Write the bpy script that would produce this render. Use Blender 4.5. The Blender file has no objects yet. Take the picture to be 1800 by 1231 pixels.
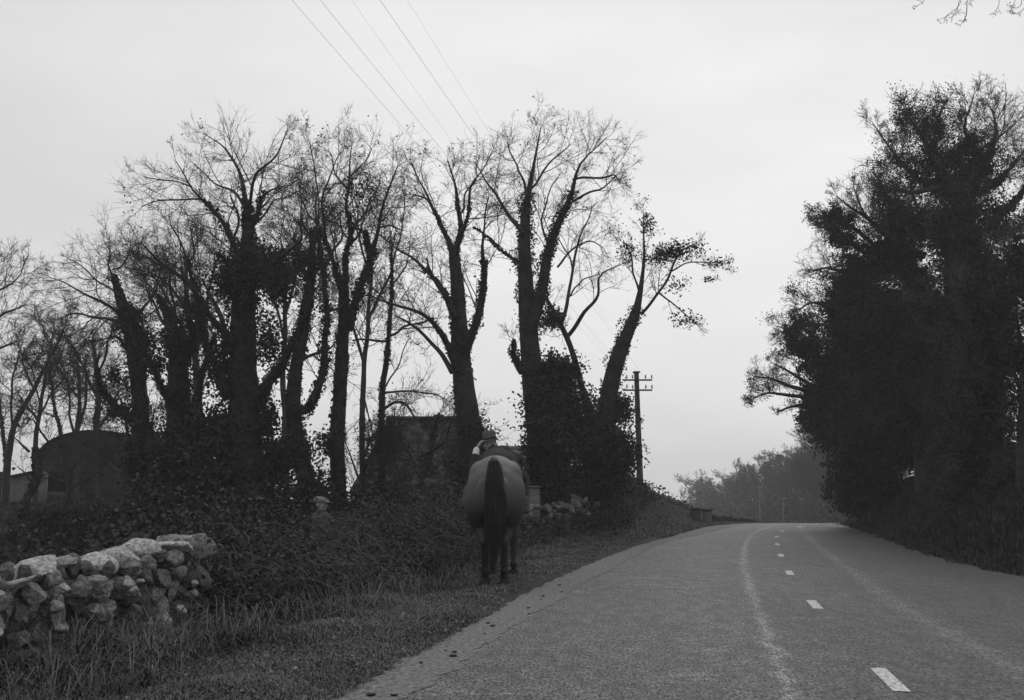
import bpy, bmesh, math, random
import numpy as np
from mathutils import Vector, Matrix
SC = bpy.context.scene
COL = SC.collection
R = math.radians
rng = np.random.default_rng(7)
random.seed(7)

# ------------------------------------------------------------------ camera
F = 1750.0; EYE = 1.2; PITCH = math.atan((870 - 615.5) / F)
cd = bpy.data.cameras.new('camera'); cam = bpy.data.objects.new('camera', cd); COL.objects.link(cam)
cd.sensor_width = 36; cd.lens = 35.0; cd.clip_start = 0.1; cd.clip_end = 3000
cam.location = (0, 0, EYE); cam.rotation_euler = (math.pi / 2 + PITCH, 0, 0)
SC.camera = cam
SC.view_settings.view_transform = 'Standard'; SC.view_settings.look = 'None'
SC.view_settings.gamma = 1; SC.view_settings.exposure = 0.0
SC.cycles.max_bounces = 6; SC.cycles.diffuse_bounces = 3; SC.cycles.volume_bounces = 1
SC.cycles.glossy_bounces = 2; SC.cycles.transparent_max_bounces = 8

# ------------------------------------------------------------------ overcast sky
SUN_EL, SUN_AZ = R(52), R(20)          # behind cloud, ahead and to the right
world = bpy.data.worlds.new('World'); SC.world = world; world.use_nodes = True
nt = world.node_tree; N = nt.nodes; Lk = nt.links
for n in list(N): N.remove(n)
out = N.new('ShaderNodeOutputWorld'); bg = N.new('ShaderNodeBackground')
sky = N.new('ShaderNodeTexSky'); sky.sky_type = 'NISHITA'; sky.sun_disc = False
sky.sun_elevation = SUN_EL; sky.sun_rotation = SUN_AZ
bw = N.new('ShaderNodeRGBToBW'); Lk.new(sky.outputs[0], bw.inputs[0])
tc = N.new('ShaderNodeTexCoord')
dot = N.new('ShaderNodeVectorMath'); dot.operation = 'DOT_PRODUCT'
gd = Vector((0.30, 0.86, 0.42)).normalized(); dot.inputs[1].default_value = gd
Lk.new(tc.outputs['Generated'], dot.inputs[0])
mr = N.new('ShaderNodeMapRange'); mr.interpolation_type = 'SMOOTHSTEP'
mr.inputs['From Min'].default_value = 0.6; mr.inputs['From Max'].default_value = 1.0
mr.inputs['To Min'].default_value = 5.7; mr.inputs['To Max'].default_value = 6.9
Lk.new(dot.outputs['Value'], mr.inputs['Value'])
nz = N.new('ShaderNodeTexNoise'); nz.inputs['Scale'].default_value = 2.2; nz.inputs['Detail'].default_value = 4
mp = N.new('ShaderNodeMapping'); mp.inputs['Scale'].default_value = (1, 1, 3)
Lk.new(tc.outputs['Generated'], mp.inputs[0]); Lk.new(mp.outputs[0], nz.inputs['Vector'])
m1 = N.new('ShaderNodeMapRange'); m1.inputs['From Min'].default_value = .3; m1.inputs['From Max'].default_value = .7
m1.inputs['To Min'].default_value = 0.90; m1.inputs['To Max'].default_value = 1.09; Lk.new(nz.outputs[0], m1.inputs['Value'])
mu = N.new('ShaderNodeMath'); mu.operation = 'MULTIPLY'; Lk.new(mr.outputs[0], mu.inputs[0]); Lk.new(m1.outputs[0], mu.inputs[1])
s2 = N.new('ShaderNodeMath'); s2.operation = 'MULTIPLY_ADD'; s2.inputs[1].default_value = 0.06
Lk.new(bw.outputs[0], s2.inputs[0]); Lk.new(mu.outputs[0], s2.inputs[2])
Lk.new(s2.outputs[0], bg.inputs['Color']); bg.inputs['Strength'].default_value = 0.12
Lk.new(bg.outputs[0], out.inputs['Surface'])

sd = bpy.data.lights.new('sun', 'SUN'); sd.energy = 0.5; sd.angle = R(35); sd.color = (1, 1, 1)
sun = bpy.data.objects.new('sun', sd); COL.objects.link(sun)
sv = Vector((math.sin(SUN_AZ) * math.cos(SUN_EL), math.cos(SUN_AZ) * math.cos(SUN_EL), math.sin(SUN_EL)))
sun.rotation_euler = sv.to_track_quat('Z', 'Y').to_euler(); sun.location = (0, 0, 30)

# ------------------------------------------------------------------ helpers
CT, ST = math.cos(PITCH), math.sin(PITCH)
def P(px, py, Y):                          # a point of the photograph's layout at a chosen distance
    u = (615.5 - py) / F; k = Y / (CT - u * ST)
    return np.array([(px - 900) / F * k, Y, EYE + k * (ST + u * CT)])
def G(px, py, z=0.0):                      # the ground point at height z
    u = (615.5 - py) / F; k = (z - EYE) / (ST + u * CT)
    return (px - 900) / F * k, k * (CT - u * ST)

def tag(o, label=None, cat=None, group=None, kind=None):
    if label: o['label'] = label
    if cat: o['category'] = cat
    if group: o['group'] = group
    if kind: o['kind'] = kind
    return o
def thing(name, label, cat, loc=(0, 0, 0), rz=0.0, group=None):
    o = bpy.data.objects.new(name, None); COL.objects.link(o); o.empty_display_size = .3
    o.location = [float(v) for v in loc]; o.rotation_euler = (0, 0, rz)
    return tag(o, label, cat, group)

class MB:                                  # mesh builder on numpy batches
    def __init__(s): s.v = []; s.f3 = []; s.f4 = []; s.t3 = []; s.t4 = []; s.n = 0
    def add(s, v, f, tint=None):
        v = np.asarray(v, float).reshape(-1, 3); f = np.asarray(f, int)
        if len(v) == 0 or len(f) == 0: return s
        t = np.full(len(f), .5) if tint is None else (np.full(len(f), tint) if np.isscalar(tint) else np.asarray(tint))
        if f.shape[1] == 3: s.f3.append(f + s.n); s.t3.append(t)
        else: s.f4.append(f + s.n); s.t4.append(t)
        s.v.append(v); s.n += len(v); return s
    def build(s, name, mat, parent=None, smooth=False, origin=None):
        me = bpy.data.meshes.new(name)
        if s.v:
            v = np.concatenate(s.v)
            if origin is not None: v = v - np.asarray(origin)
            f3 = np.concatenate(s.f3) if s.f3 else np.zeros((0, 3), int); f4 = np.concatenate(s.f4) if s.f4 else np.zeros((0, 4), int)
            t = np.concatenate(s.t3 + s.t4)
            me.vertices.add(len(v)); me.vertices.foreach_set('co', v.astype(np.float32).ravel())
            me.loops.add(f3.size + f4.size); me.loops.foreach_set('vertex_index', np.concatenate([f3.ravel(), f4.ravel()]).astype(np.int32))
            me.polygons.add(len(f3) + len(f4))
            st = np.concatenate([np.arange(len(f3)) * 3, len(f3) * 3 + np.arange(len(f4)) * 4])
            me.polygons.foreach_set('loop_start', st.astype(np.int32))
            a = me.attributes.new('tint', 'FLOAT', 'FACE'); a.data.foreach_set('value', t.astype(np.float32))
            me.update(calc_edges=True)
            if smooth: me.polygons.foreach_set('use_smooth', np.ones(len(me.polygons), bool))
        o = bpy.data.objects.new(name, me); COL.objects.link(o)
        if mat: me.materials.append(mat)
        if parent: o.parent = parent
        return o
    def tubes(s, pts, rad, k=3, cap=False, tint=None):       # pts (n,K,3) rad (n,K)
        pts = np.asarray(pts, float); rad = np.asarray(rad, float)
        if pts.ndim == 2: pts = pts[None]; rad = rad[None]
        n, K, _ = pts.shape
        if n == 0: return s
        tg = np.gradient(pts, axis=1); tg /= np.linalg.norm(tg, axis=2, keepdims=True) + 1e-9
        mt = tg.mean(axis=1); ref = np.where(np.abs(mt[:, 2:3]) > .8, [[1., 0, 0]], [[0, 0, 1.]])
        a = np.cross(tg, ref[:, None, :]); a /= np.linalg.norm(a, axis=2, keepdims=True) + 1e-9
        b = np.cross(tg, a)
        ang = np.arange(k) * 2 * math.pi / k
        ring = pts[:, :, None, :] + rad[:, :, None, None] * (np.cos(ang)[None, None, :, None] * a[:, :, None, :] + np.sin(ang)[None, None, :, None] * b[:, :, None, :])
        v = ring.reshape(-1, 3)
        i = np.arange(n)[:, None, None] * K * k; j = np.arange(K - 1)[None, :, None] * k; q = np.arange(k)[None, None, :]
        q2 = (q + 1) % k
        f = np.stack([i + j + q, i + j + q2, i + j + k + q2, i + j + k + q], -1).reshape(-1, 4)
        tt = None if tint is None else np.repeat(np.broadcast_to(tint, (n,)), (K - 1) * k)
        s.add(v, f[:, ::-1], tt)
        if cap:
            for m in range(n):
                for e in (0, K - 1):
                    c = np.vstack([ring[m, e], pts[m, e]]); o = [(x, (x + 1) % k, k) if e == 0 else ((x + 1) % k, x, k) for x in range(k)]
                    s.add(c, o, None if tint is None else float(np.broadcast_to(tint, (n,))[m]))
        return s
    def leaves(s, c, size, tint, g, asp=1.5, up=0.0):          # kite shaped leaf faces
        c = np.asarray(c, float); n = len(c)
        if n == 0: return s
        a = g.normal(size=(n, 3)); a /= np.linalg.norm(a, axis=1, keepdims=True)
        b = g.normal(size=(n, 3)); b -= (b * a).sum(1, keepdims=True) * a; b /= np.linalg.norm(b, axis=1, keepdims=True)
        sz = np.broadcast_to(size, (n,)) * g.uniform(.6, 1.3, n); sz = sz[:, None]
        v = np.stack([c - a * sz * .5, c + b * sz * .5 / asp - a * sz * .08, c + a * sz * .5, c - b * sz * .5 / asp - a * sz * .08], 1).reshape(-1, 3)
        f = np.arange(n)[:, None] * 4 + np.array([[0, 1, 2, 3]])
        return s.add(v, f, tint)
    def box(s, x0, x1, y0, y1, z0, z1, tint=None, M=None):
        v = np.array([(x, y, z) for z in (z0, z1) for y in (y0, y1) for x in (x0, x1)], float)
        if M is not None: v = np.array([tuple(M @ Vector(p)) for p in v])
        return s.add(v, [(0, 2, 3, 1), (4, 5, 7, 6), (0, 1, 5, 4), (2, 6, 7, 3), (0, 4, 6, 2), (1, 3, 7, 5)], tint)
    def bm(s, b, tint=None, M=None):
        b.verts.ensure_lookup_table(); v = np.array([tuple((M @ x.co) if M else x.co) for x in b.verts])
        f3 = [[x.index for x in f.verts] for f in b.faces if len(f.verts) == 3]; f4 = [[x.index for x in f.verts] for f in b.faces if len(f.verts) == 4]
        n0 = s.n
        if f3: s.add(v, f3, tint)
        if f4:
            if f3: s.f4.append(np.array(f4) + n0); s.t4.append(np.full(len(f4), .5 if tint is None else tint))
            else: s.add(v, f4, tint)
        b.free(); return s

def wob(p, f=1.0, seed=0.0):               # cheap smooth noise in -1..1
    x, y, z = p[..., 0] * f + seed, p[..., 1] * f + seed * 1.7, p[..., 2] * f + seed * .6
    return (np.sin(x * 1.7 + 1.3 * np.sin(y * 1.1 + z)) + np.sin(y * 2.3 + 1.1 * np.sin(z * 1.6 + x * .7)) + np.sin(z * 2.9 + 1.2 * np.sin(x * 1.3 - y))) / 3

# ------------------------------------------------------------------ materials
def mat(name, lo, hi=None, rough=.9, spec=.2, scale=3.0, tint=True, detail=6, bump=0.0, bscale=None, contrast=(.3, .7), extra=None):
    m = bpy.data.materials.new(name); m.use_nodes = True; nt = m.node_tree; N = nt.nodes; L = nt.links
    b = N['Principled BSDF']; b.inputs['Roughness'].default_value = rough; b.inputs['Specular IOR Level'].default_value = spec
    hi = lo if hi is None else hi
    tc = N.new('ShaderNodeTexCoord'); n = N.new('ShaderNodeTexNoise'); n.inputs['Scale'].default_value = scale; n.inputs['Detail'].default_value = detail
    L.new(tc.outputs['Object'], n.inputs['Vector'])
    r = N.new('ShaderNodeMapRange'); r.inputs['From Min'].default_value = contrast[0]; r.inputs['From Max'].default_value = contrast[1]
    L.new(n.outputs[0], r.inputs['Value'])
    src = r.outputs[0]
    if tint:
        at = N.new('ShaderNodeAttribute'); at.attribute_name = 'tint'
        mm = N.new('ShaderNodeMath'); mm.operation = 'MULTIPLY_ADD'; mm.inputs[1].default_value = .35
        k = N.new('ShaderNodeMath'); k.operation = 'MULTIPLY'; k.inputs[1].default_value = .8
        L.new(at.outputs['Fac'], k.inputs[0]); L.new(src, mm.inputs[0]); L.new(k.outputs[0], mm.inputs[2]); src = mm.outputs[0]
    mx = N.new('ShaderNodeMix'); mx.data_type = 'RGBA'; mx.inputs['A'].default_value = (lo, lo, lo, 1); mx.inputs['B'].default_value = (hi, hi, hi, 1)
    L.new(src, mx.inputs['Factor']); L.new(mx.outputs['Result'], b.inputs['Base Color'])
    if bump:
        n2 = N.new('ShaderNodeTexNoise'); n2.inputs['Scale'].default_value = bscale or scale * 4; n2.inputs['Detail'].default_value = 8
        L.new(tc.outputs['Object'], n2.inputs['Vector'])
        bp = N.new('ShaderNodeBump'); bp.inputs['Strength'].default_value = 1; bp.inputs['Distance'].default_value = bump
        L.new(n2.outputs[0], bp.inputs['Height']); L.new(bp.outputs[0], b.inputs['Normal'])
    return m
def math_(N, L, op, a, b_=None, c=None):
    n = N.new('ShaderNodeMath'); n.operation = op
    for i, x in enumerate((a, b_, c)):
        if x is None: continue
        if isinstance(x, (int, float)): n.inputs[i].default_value = x
        else: L.new(x, n.inputs[i])
    return n.outputs[0]

BARK = mat('bark', .018, .05, scale=6, bump=.02, tint=False)
TWIG = mat('twig bark', .016, .04, scale=3)
IVY = mat('ivy leaf', .005, .06, rough=.75, spec=.15, scale=.8)
DRYLEAF = mat('dry leaf', .02, .06, scale=2)
BRAMBLE = mat('bramble leaf', .010, .10, rough=.8, spec=.15, scale=1.2)
STEM = mat('dry stem', .09, .30, scale=2)
GRASS = mat('grass blade', .035, .23, rough=.85, spec=.1, scale=.9)
TWIGP = mat('pale twig bark', .03, .10, scale=3)
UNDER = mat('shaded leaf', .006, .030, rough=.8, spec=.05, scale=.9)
RANK = mat('rank grass blade', .018, .13, rough=.9, spec=.1, scale=1.1)
DARKGRASS = mat('bank grass blade', .016, .085, rough=.9, spec=.1, scale=.7)
EVERG = mat('evergreen leaf', .004, .05, rough=.85, spec=.08, scale=.6)
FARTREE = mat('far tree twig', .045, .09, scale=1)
# ------------------------------------------------------------------ terrain and road
def smooth(t): t = np.clip(t, 0, 1); return t * t * (3 - 2 * t)
def edge_table(pix, pre, post):
    q = sorted([G(a, b)[::-1] for a, b in pix]); q = list(pre) + q + list(post)
    ys = np.array([p[0] for p in q]); xs = np.array([p[1] for p in q])
    t = np.arange(-60, 260, .5); v = np.interp(t, ys, xs)
    for _ in range(30): v[1:-1] = (v[:-2] + 2 * v[1:-1] + v[2:]) / 4
    return lambda y: np.interp(y, t, v)
POST = [(60, 17.5), (80, 28), (110, 47), (160, 85), (260, 170)]
sh = lambda d: [(a, b + d) for a, b in POST]
Lx = edge_table([(600, 1223), (674, 1192), (771, 1133), (853, 1083), (950, 1036), (1008, 1005), (1067, 982), (1125, 958), (1164, 949), (1203, 937), (1242, 926)], [(-60, -15), (-10, -4)], [(45, 10.3)] + sh(0))
Rx = edge_table([(1800, 1015), (1700, 993), (1633, 977), (1583, 957), (1533, 938), (1500, 928), (1467, 918)], [(-60, -7.5), (-10, 4.2), (5, 6.4)], sh(6.2))
Cx = edge_table([(1550, 1185), (1423, 1057), (1383, 1003), (1371, 973), (1365, 955), (1365, 942), (1367, 934)], [(-60, -11.5), (-10, -.5)], sh(3))
S1 = edge_table([(1400, 1230), (1380, 1183), (1343, 1100), (1317, 1033), (1307, 983), (1308, 960), (1322, 937)], [(-60, -13), (-10, -2.2)], [(40, 10.3)] + sh(2))
S2 = edge_table([(1407, 928), (1433, 957), (1483, 993), (1533, 1030), (1617, 1093)], [(-60, -10), (-10, 1)], [(42, 12)] + sh(4.2))
GR = edge_table([(732, 1211), (748, 1192), (775, 1168), (833, 1133), (872, 1118), (911, 1091), (950, 1071), (989, 1044), (1028, 1021), (1086, 993), (1145, 958)], [(-60, -14.6), (-10, -3.6)], [(40, 8.9), (45, 10.5)] + sh(.2))

def base(y): return -1.6 * smooth((y - 38) / 56)
def height(x, y):
    x = np.asarray(x, float); y = np.asarray(y, float); x, y = np.broadcast_arrays(x, y)
    b = base(y); L = Lx(y); Rr = Rx(y); s = L - x; r = x - Rr
    far = smooth((y - 60) / 60)
    Bl = np.interp(y, [5, 10, 16, 22, 28, 38, 43, 47, 51, 70], [.12, .15, .22, .55, .95, 1.5, 1.25, .7, .12, .1])
    Fl = np.interp(y, [0, 20, 26, 34, 44, 51, 60], [-.55, -.5, 0, .6, .8, -.2, -.25])
    z = b + .05 * smooth((s + .02) / .35) + Bl * smooth((s - 1.7) / 2.0) * (s > 0)
    z = z + (Fl - Bl) * smooth((s - np.interp(y, [15, 21], [2.6, 4.2])) / np.interp(y, [15, 21], [1.1, 2.5]))
    z = z - 7 * smooth((s - 14) / 120) * smooth((y - 25) / 60)
    Br = np.interp(y, [0, 8, 15, 22, 28, 36, 48, 70], [.5, .6, 1.0, 1.7, 2.0, 1.7, 1.0, .3])
    z = z + Br * smooth((r - .05) / 2.3) * (r > 0)
    n = wob(np.stack([x, y, 0 * x], -1), .9, 3) * .06 + wob(np.stack([x, y, 0 * x], -1), 2.7, 9) * .03
    z = z + n * np.clip(np.maximum(smooth((s - .3) / 1.2), smooth((r - .1) / 1)), 0, 1)
    z = np.where((s < 0) & (r < 0), b - .03, z)
    return z
def H(x, y): return float(height(x, y))

xs = np.unique(np.concatenate([np.linspace(-620, -60, 24), np.linspace(-60, -14, 47), np.linspace(-14, 20, 190), np.linspace(20, 70, 51), np.linspace(70, 620, 24)]))
ys = np.unique(np.concatenate([np.linspace(-60, 2, 32), np.linspace(2, 50, 241), np.linspace(50, 120, 71), np.linspace(120, 620, 40)]))
X, Y = np.meshgrid(xs, ys); Z = height(X, Y)
V = np.stack([X, Y, Z], -1).reshape(-1, 3); nx = len(xs)
ii, jj = np.meshgrid(np.arange(len(ys) - 1), np.arange(nx - 1), indexing='ij')
q = (ii * nx + jj).ravel(); Fq = np.stack([q, q + 1, q + nx + 1, q + nx], 1)
GROUND = mat('rough ground', .02, .05, scale=1.5, bump=.05, bscale=14, tint=False)
m = MB(); m.add(V, Fq); tag(m.build('ground', GROUND, smooth=True), 'rough dark grassy ground rising in banks on both sides of the road', kind='structure')

def strip(name, xa, xb, y0, y1, z, mt, n=None, step=.25, label=None, uv=False, across=12):
    yy = np.arange(y0, y1 + 1e-6, step); A = xa(yy); B = xb(yy); t = np.linspace(0, 1, across)
    XX = A[:, None] * (1 - t) + B[:, None] * t; YY = np.repeat(yy[:, None], across, 1)
    ZZ = base(YY) + z
    v = np.stack([XX, YY, ZZ], -1).reshape(-1, 3)
    i, j = np.meshgrid(np.arange(len(yy) - 1), np.arange(across - 1), indexing='ij'); q = (i * across + j).ravel()
    f = np.stack([q, q + 1, q + across + 1, q + across], 1)
    mb = MB(); mb.add(v, f); o = mb.build(name, mt, smooth=True)
    me = o.data
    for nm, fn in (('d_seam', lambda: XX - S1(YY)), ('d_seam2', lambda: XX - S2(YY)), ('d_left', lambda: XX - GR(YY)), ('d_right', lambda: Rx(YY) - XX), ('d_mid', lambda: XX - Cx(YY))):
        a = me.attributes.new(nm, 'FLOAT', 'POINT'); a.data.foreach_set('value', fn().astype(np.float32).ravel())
    return tag(o, label, kind='structure')

def road_mat():
    m = bpy.data.materials.new('worn asphalt'); m.use_nodes = True; N = m.node_tree.nodes; L = m.node_tree.links
    b = N['Principled BSDF']; b.inputs['Roughness'].default_value = .62; b.inputs['Specular IOR Level'].default_value = .4
    tc = N.new('ShaderNodeTexCoord'); ob = tc.outputs['Object']
    def noise(sc, det=6, stretch=None):
        n = N.new('ShaderNodeTexNoise'); n.inputs['Scale'].default_value = sc; n.inputs['Detail'].default_value = det
        if stretch:
            mp = N.new('ShaderNodeMapping'); mp.inputs['Scale'].default_value = stretch; mp.inputs['Rotation'].default_value = (0, 0, R(13)); L.new(ob, mp.inputs[0]); L.new(mp.outputs[0], n.inputs['Vector'])
        else: L.new(ob, n.inputs['Vector'])
        return n.outputs[0]
    def rng_(v, a, b_, c, d):
        r = N.new('ShaderNodeMapRange'); r.inputs[1].default_value = a; r.inputs[2].default_value = b_; r.inputs[3].default_value = c; r.inputs[4].default_value = d; L.new(v, r.inputs[0]); return r.outputs[0]
    fine = rng_(math_(N, L, 'MULTIPLY_ADD', noise(90, 3, (1, .25, 1)), .5, math_(N, L, 'MULTIPLY', noise(46, 5, (1, .3, 1)), .5)), .41, .59, .0, 2.0); mid = rng_(noise(8, 8, (1, .3, 1)), .34, .66, .68, 1.32); big = rng_(noise(.8, 5, (1.4, .35, 1)), .3, .7, .86, 1.16)
    v = math_(N, L, 'MULTIPLY', fine, mid); v = math_(N, L, 'MULTIPLY', v, big)
    def band(nm, w, amt, off=0.0):
        at = N.new('ShaderNodeAttribute'); at.attribute_name = nm
        d = math_(N, L, 'ADD', at.outputs['Fac'], math_(N, L, 'MULTIPLY_ADD', noise(3.1, 5), .3, -.15 + off))
        d = math_(N, L, 'ABSOLUTE', d)
        k = rng_(d, 0, w, 1, 0)
        return math_(N, L, 'MULTIPLY', math_(N, L, 'POWER', k, 1.3), math_(N, L, 'MULTIPLY', rng_(noise(28, 5), .35, .65, .3, 1.3), amt))
    add = math_(N, L, 'ADD', band('d_seam', .11, 1.5), band('d_seam2', .22, .8))
    add = math_(N, L, 'ADD', add, band('d_left', .3, .45, .1))
    # tree shade and lens vignetting painted into the colour, darkening the right lane
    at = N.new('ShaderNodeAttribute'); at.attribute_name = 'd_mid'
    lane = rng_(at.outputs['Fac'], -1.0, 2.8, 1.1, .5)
    # pale scuffs
    sc = math_(N, L, 'ADD', rng_(noise(1.3, 6, (.5, 2.2, 1)), .62, .78, 0, 1.1), rng_(noise(5.5, 6), .62, .72, 0, .35))
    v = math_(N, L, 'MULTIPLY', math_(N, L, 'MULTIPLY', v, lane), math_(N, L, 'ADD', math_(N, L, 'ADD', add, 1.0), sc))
    v = math_(N, L, 'MULTIPLY', v, .084)
    cb = N.new('ShaderNodeCombineColor'); [L.new(v, cb.inputs[i]) for i in range(3)]
    L.new(cb.outputs[0], b.inputs['Base Color'])
    bp = N.new('ShaderNodeBump'); bp.inputs['Distance'].default_value = .012; L.new(noise(60, 4), bp.inputs['Height']); L.new(bp.outputs[0], b.inputs['Normal'])
    return m
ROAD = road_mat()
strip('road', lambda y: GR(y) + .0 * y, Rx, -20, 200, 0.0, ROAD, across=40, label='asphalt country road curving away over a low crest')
GRIT = mat('pale grit', .07, .26, scale=26, bump=.008, bscale=90, tint=False, detail=8)
jag = lambda y: .03 * np.sin(y * 7.3 + 2 * np.sin(y * 1.7)) + .05 * np.sin(y * 2.1 + 2) * np.sin(y * .7) + .02 * np.sin(y * 17.1 + 3 * np.sin(y * 2.3)) + .012 * np.sin(y * 31.7)
strip('road_shoulder', lambda y: Lx(y) - .12, lambda y: GR(y) + .05 + .8 * jag(y), -20, 120, .004, GRIT, step=.06, across=8, label='pale gravelly shoulder between the verge and the asphalt')
# painted dashes, 4 mm above the asphalt
PAINT = mat('worn white paint', .22, .62, scale=34, tint=False, contrast=(.36, .52), bump=.004, bscale=80)
d0 = 6.62; k = 0
zd = 4.5
for k in range(-2, 12):
    yc = 6.78 + k * zd * 1.0
    yy = np.linspace(yc - .42, yc + .42, 5)
    c = Cx(yy); sl = np.gradient(c, yy)
    v = []
    for a, b, s in zip(c, yy, sl):
        v += [(a - .052, b + .052 * s, base(b) + .0045), (a + .052, b - .052 * s, base(b) + .0045)]
    f = [(2 * i, 2 * i + 1, 2 * i + 3, 2 * i + 2) for i in range(4)]
    mb = MB(); mb.add(v, f); tag(mb.build('road_marking', PAINT), 'short white painted dash along the middle of the road', group='white centre line dashes', kind='structure')

# ------------------------------------------------------------------ grass
def blades(mb, x, y, h, w, g, lean=.5, tint=None, zoff=0.0):
    n = len(x); z = height(x, y) - .02 + zoff
    a = g.uniform(0, 2 * math.pi, n); d = np.stack([np.cos(a), np.sin(a)], 1); pr = np.stack([-d[:, 1], d[:, 0]], 1)
    l = g.uniform(.15, 1, n) * lean
    p0 = np.stack([x, y, z], 1)
    def off(t, dz): return p0 + np.concatenate([d * (h * l * t)[:, None], (h * dz)[:, None]], 1)
    p1 = off(.35, np.full(n, .6)); p2 = off(1.0, 1 - l * .45)
    wv = np.concatenate([pr * (w / 2)[:, None], np.zeros((n, 1))], 1)
    v = np.stack([p0 - wv, p0 + wv, p1 + wv * .8, p1 - wv * .8, p2], 1).reshape(-1, 3)
    i = np.arange(n)[:, None] * 5
    t = g.beta(1.6, 3.2, n) if tint is None else tint
    n0 = mb.n
    mb.add(v, i + np.array([[0, 1, 2, 3]]), t); mb.f3.append(i + np.array([[3, 2, 4]]) + n0); mb.t3.append(t)

def patchy(x, y, g, f=1.1, thr=-.2):
    return wob(np.stack([x, y, 0 * x], -1), f, 5) + g.normal(size=len(x)) * .35 > thr
g = np.random.default_rng(11)
mb = MB()
# verge beside the road
n = 190000; y = 4.5 + 31 * g.beta(1, 2.1, n); s = g.uniform(-.03, 2.6, n) ** 1.0; x = Lx(y) - s - .03 + .12 * wob(np.stack([0 * y, y, 0 * y], -1), 3.3, 4) - .04 * np.sin(y * 13)
k = (s > .12) | (g.random(n) < .35); x, y, s = x[k], y[k], s[k]
k = patchy(x, y, g, 1.7, -.55); x, y, s = x[k], y[k], s[k]
hh = g.uniform(.03, .09, len(x)) * (1 + .9 * smooth((s - .8) / 1.2)) * (1 + .7 * wob(np.stack([x, y, 0 * x], -1), 3.1, 2)) * (.45 + .55 * smooth(s / .5))
blades(mb, x, y, np.clip(hh, .02, .3), .006 + .0006 * y, g, 1.5)
n = 60000; y = 4.2 + 7 * g.random(n); s = g.uniform(-.02, 1.5, n); x = Lx(y) - s - .03 + .13 * wob(np.stack([0 * y, y, 0 * y], -1), 3.3, 4) + .05 * np.sin(y * 23); blades(mb, x, y, g.uniform(.02, .08, n), .006 + .0006 * y, g, 1.5)
tag(mb.build('verge_grass', GRASS), 'short grass of the left verge running beside the gravel edge', 'grass', kind='stuff'); mb = MB()
# long rank grass at the foot of the wall and hedge
n = 60000; y = 3.8 + 12 * g.beta(1, 1.8, n); s = g.uniform(1.2, 4.2, n) + np.clip((y - 7) * .12, 0, .6); x = Lx(y) - s
k = patchy(x, y, g, 2.3, 0); x, y = x[k], y[k]
blades(mb, x, y, g.uniform(.08, .36, len(x)) * np.clip(1.15 - (y - 6) / 5, .3, 1.0) * (.7 + .5 * wob(np.stack([x, y, 0 * x], -1), 4.3, 2)), .006 + .0006 * y, g, 1.75, tint=g.beta(1.0, 5.5, len(x)))
# a few pale bent stalks
n = 2600; y = 4.5 + 14 * g.beta(1, 1.6, n); s = g.uniform(1.2, 2.9, n); x = Lx(y) - s
blades(mb, x, y, g.uniform(.15, .5, n), .004 + .0004 * y, g, 1.7, tint=g.uniform(.5, 1.5, n))
tag(mb.build('rank_grass', RANK), 'long dark rank grass at the foot of the stone wall and hedge', 'grass', kind='stuff'); mb = MB()
# far verge
n = 45000; y = g.uniform(28, 60, n); s = g.uniform(0, 4.0, n); x = Lx(y) - s
blades(mb, x, y, g.uniform(.05, .16, n) * np.clip(1.6 - y / 42, .45, 1), np.full(n, .04), g, 1.2)
tag(mb.build('verge_grass', GRASS), 'far grass of the left verge towards the crest', 'grass', kind='stuff')
mb = MB()
n = 130000; y = 7 + 38 * g.beta(1.1, 1.9, n); s = g.uniform(0, 7, n) ** 1.0; x = Rx(y) + s - .1 + .08 * np.sin(y * 3)
blades(mb, x, y, g.uniform(.08, .4, n) * (.3 + .7 * smooth(s / 1)), .012 + .0007 * y, g, .9)
tag(mb.build('bank_grass', DARKGRASS), 'dark rank grass on the bank to the right of the road', 'grass', kind='stuff')
mb = MB()
n = 40000; y = 8 + 40 * g.random(n); x = Lx(y) - 4.5 - 18 * g.random(n) * (.3 + y / 40)
blades(mb, x, y, g.uniform(.1, .35, n), np.full(n, .03), g, .9)
tag(mb.build('field_grass', DARKGRASS), 'dark grass of the low field behind the wall', 'grass', kind='stuff')
# fallen leaves
mb = MB(); n = 1100; y = 5 + 20 * g.beta(1, 2, n); x = Lx(y) - g.uniform(-.1, 2.2, n)
c = np.stack([x, y, height(x, y) + g.uniform(.0, .05, n)], 1)
mb.leaves(c, .034, g.uniform(.1, .9, n), g)
tag(mb.build('fallen_leaves', STEM), 'fallen dry leaves scattered over the verge', 'leaves', kind='stuff')
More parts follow.
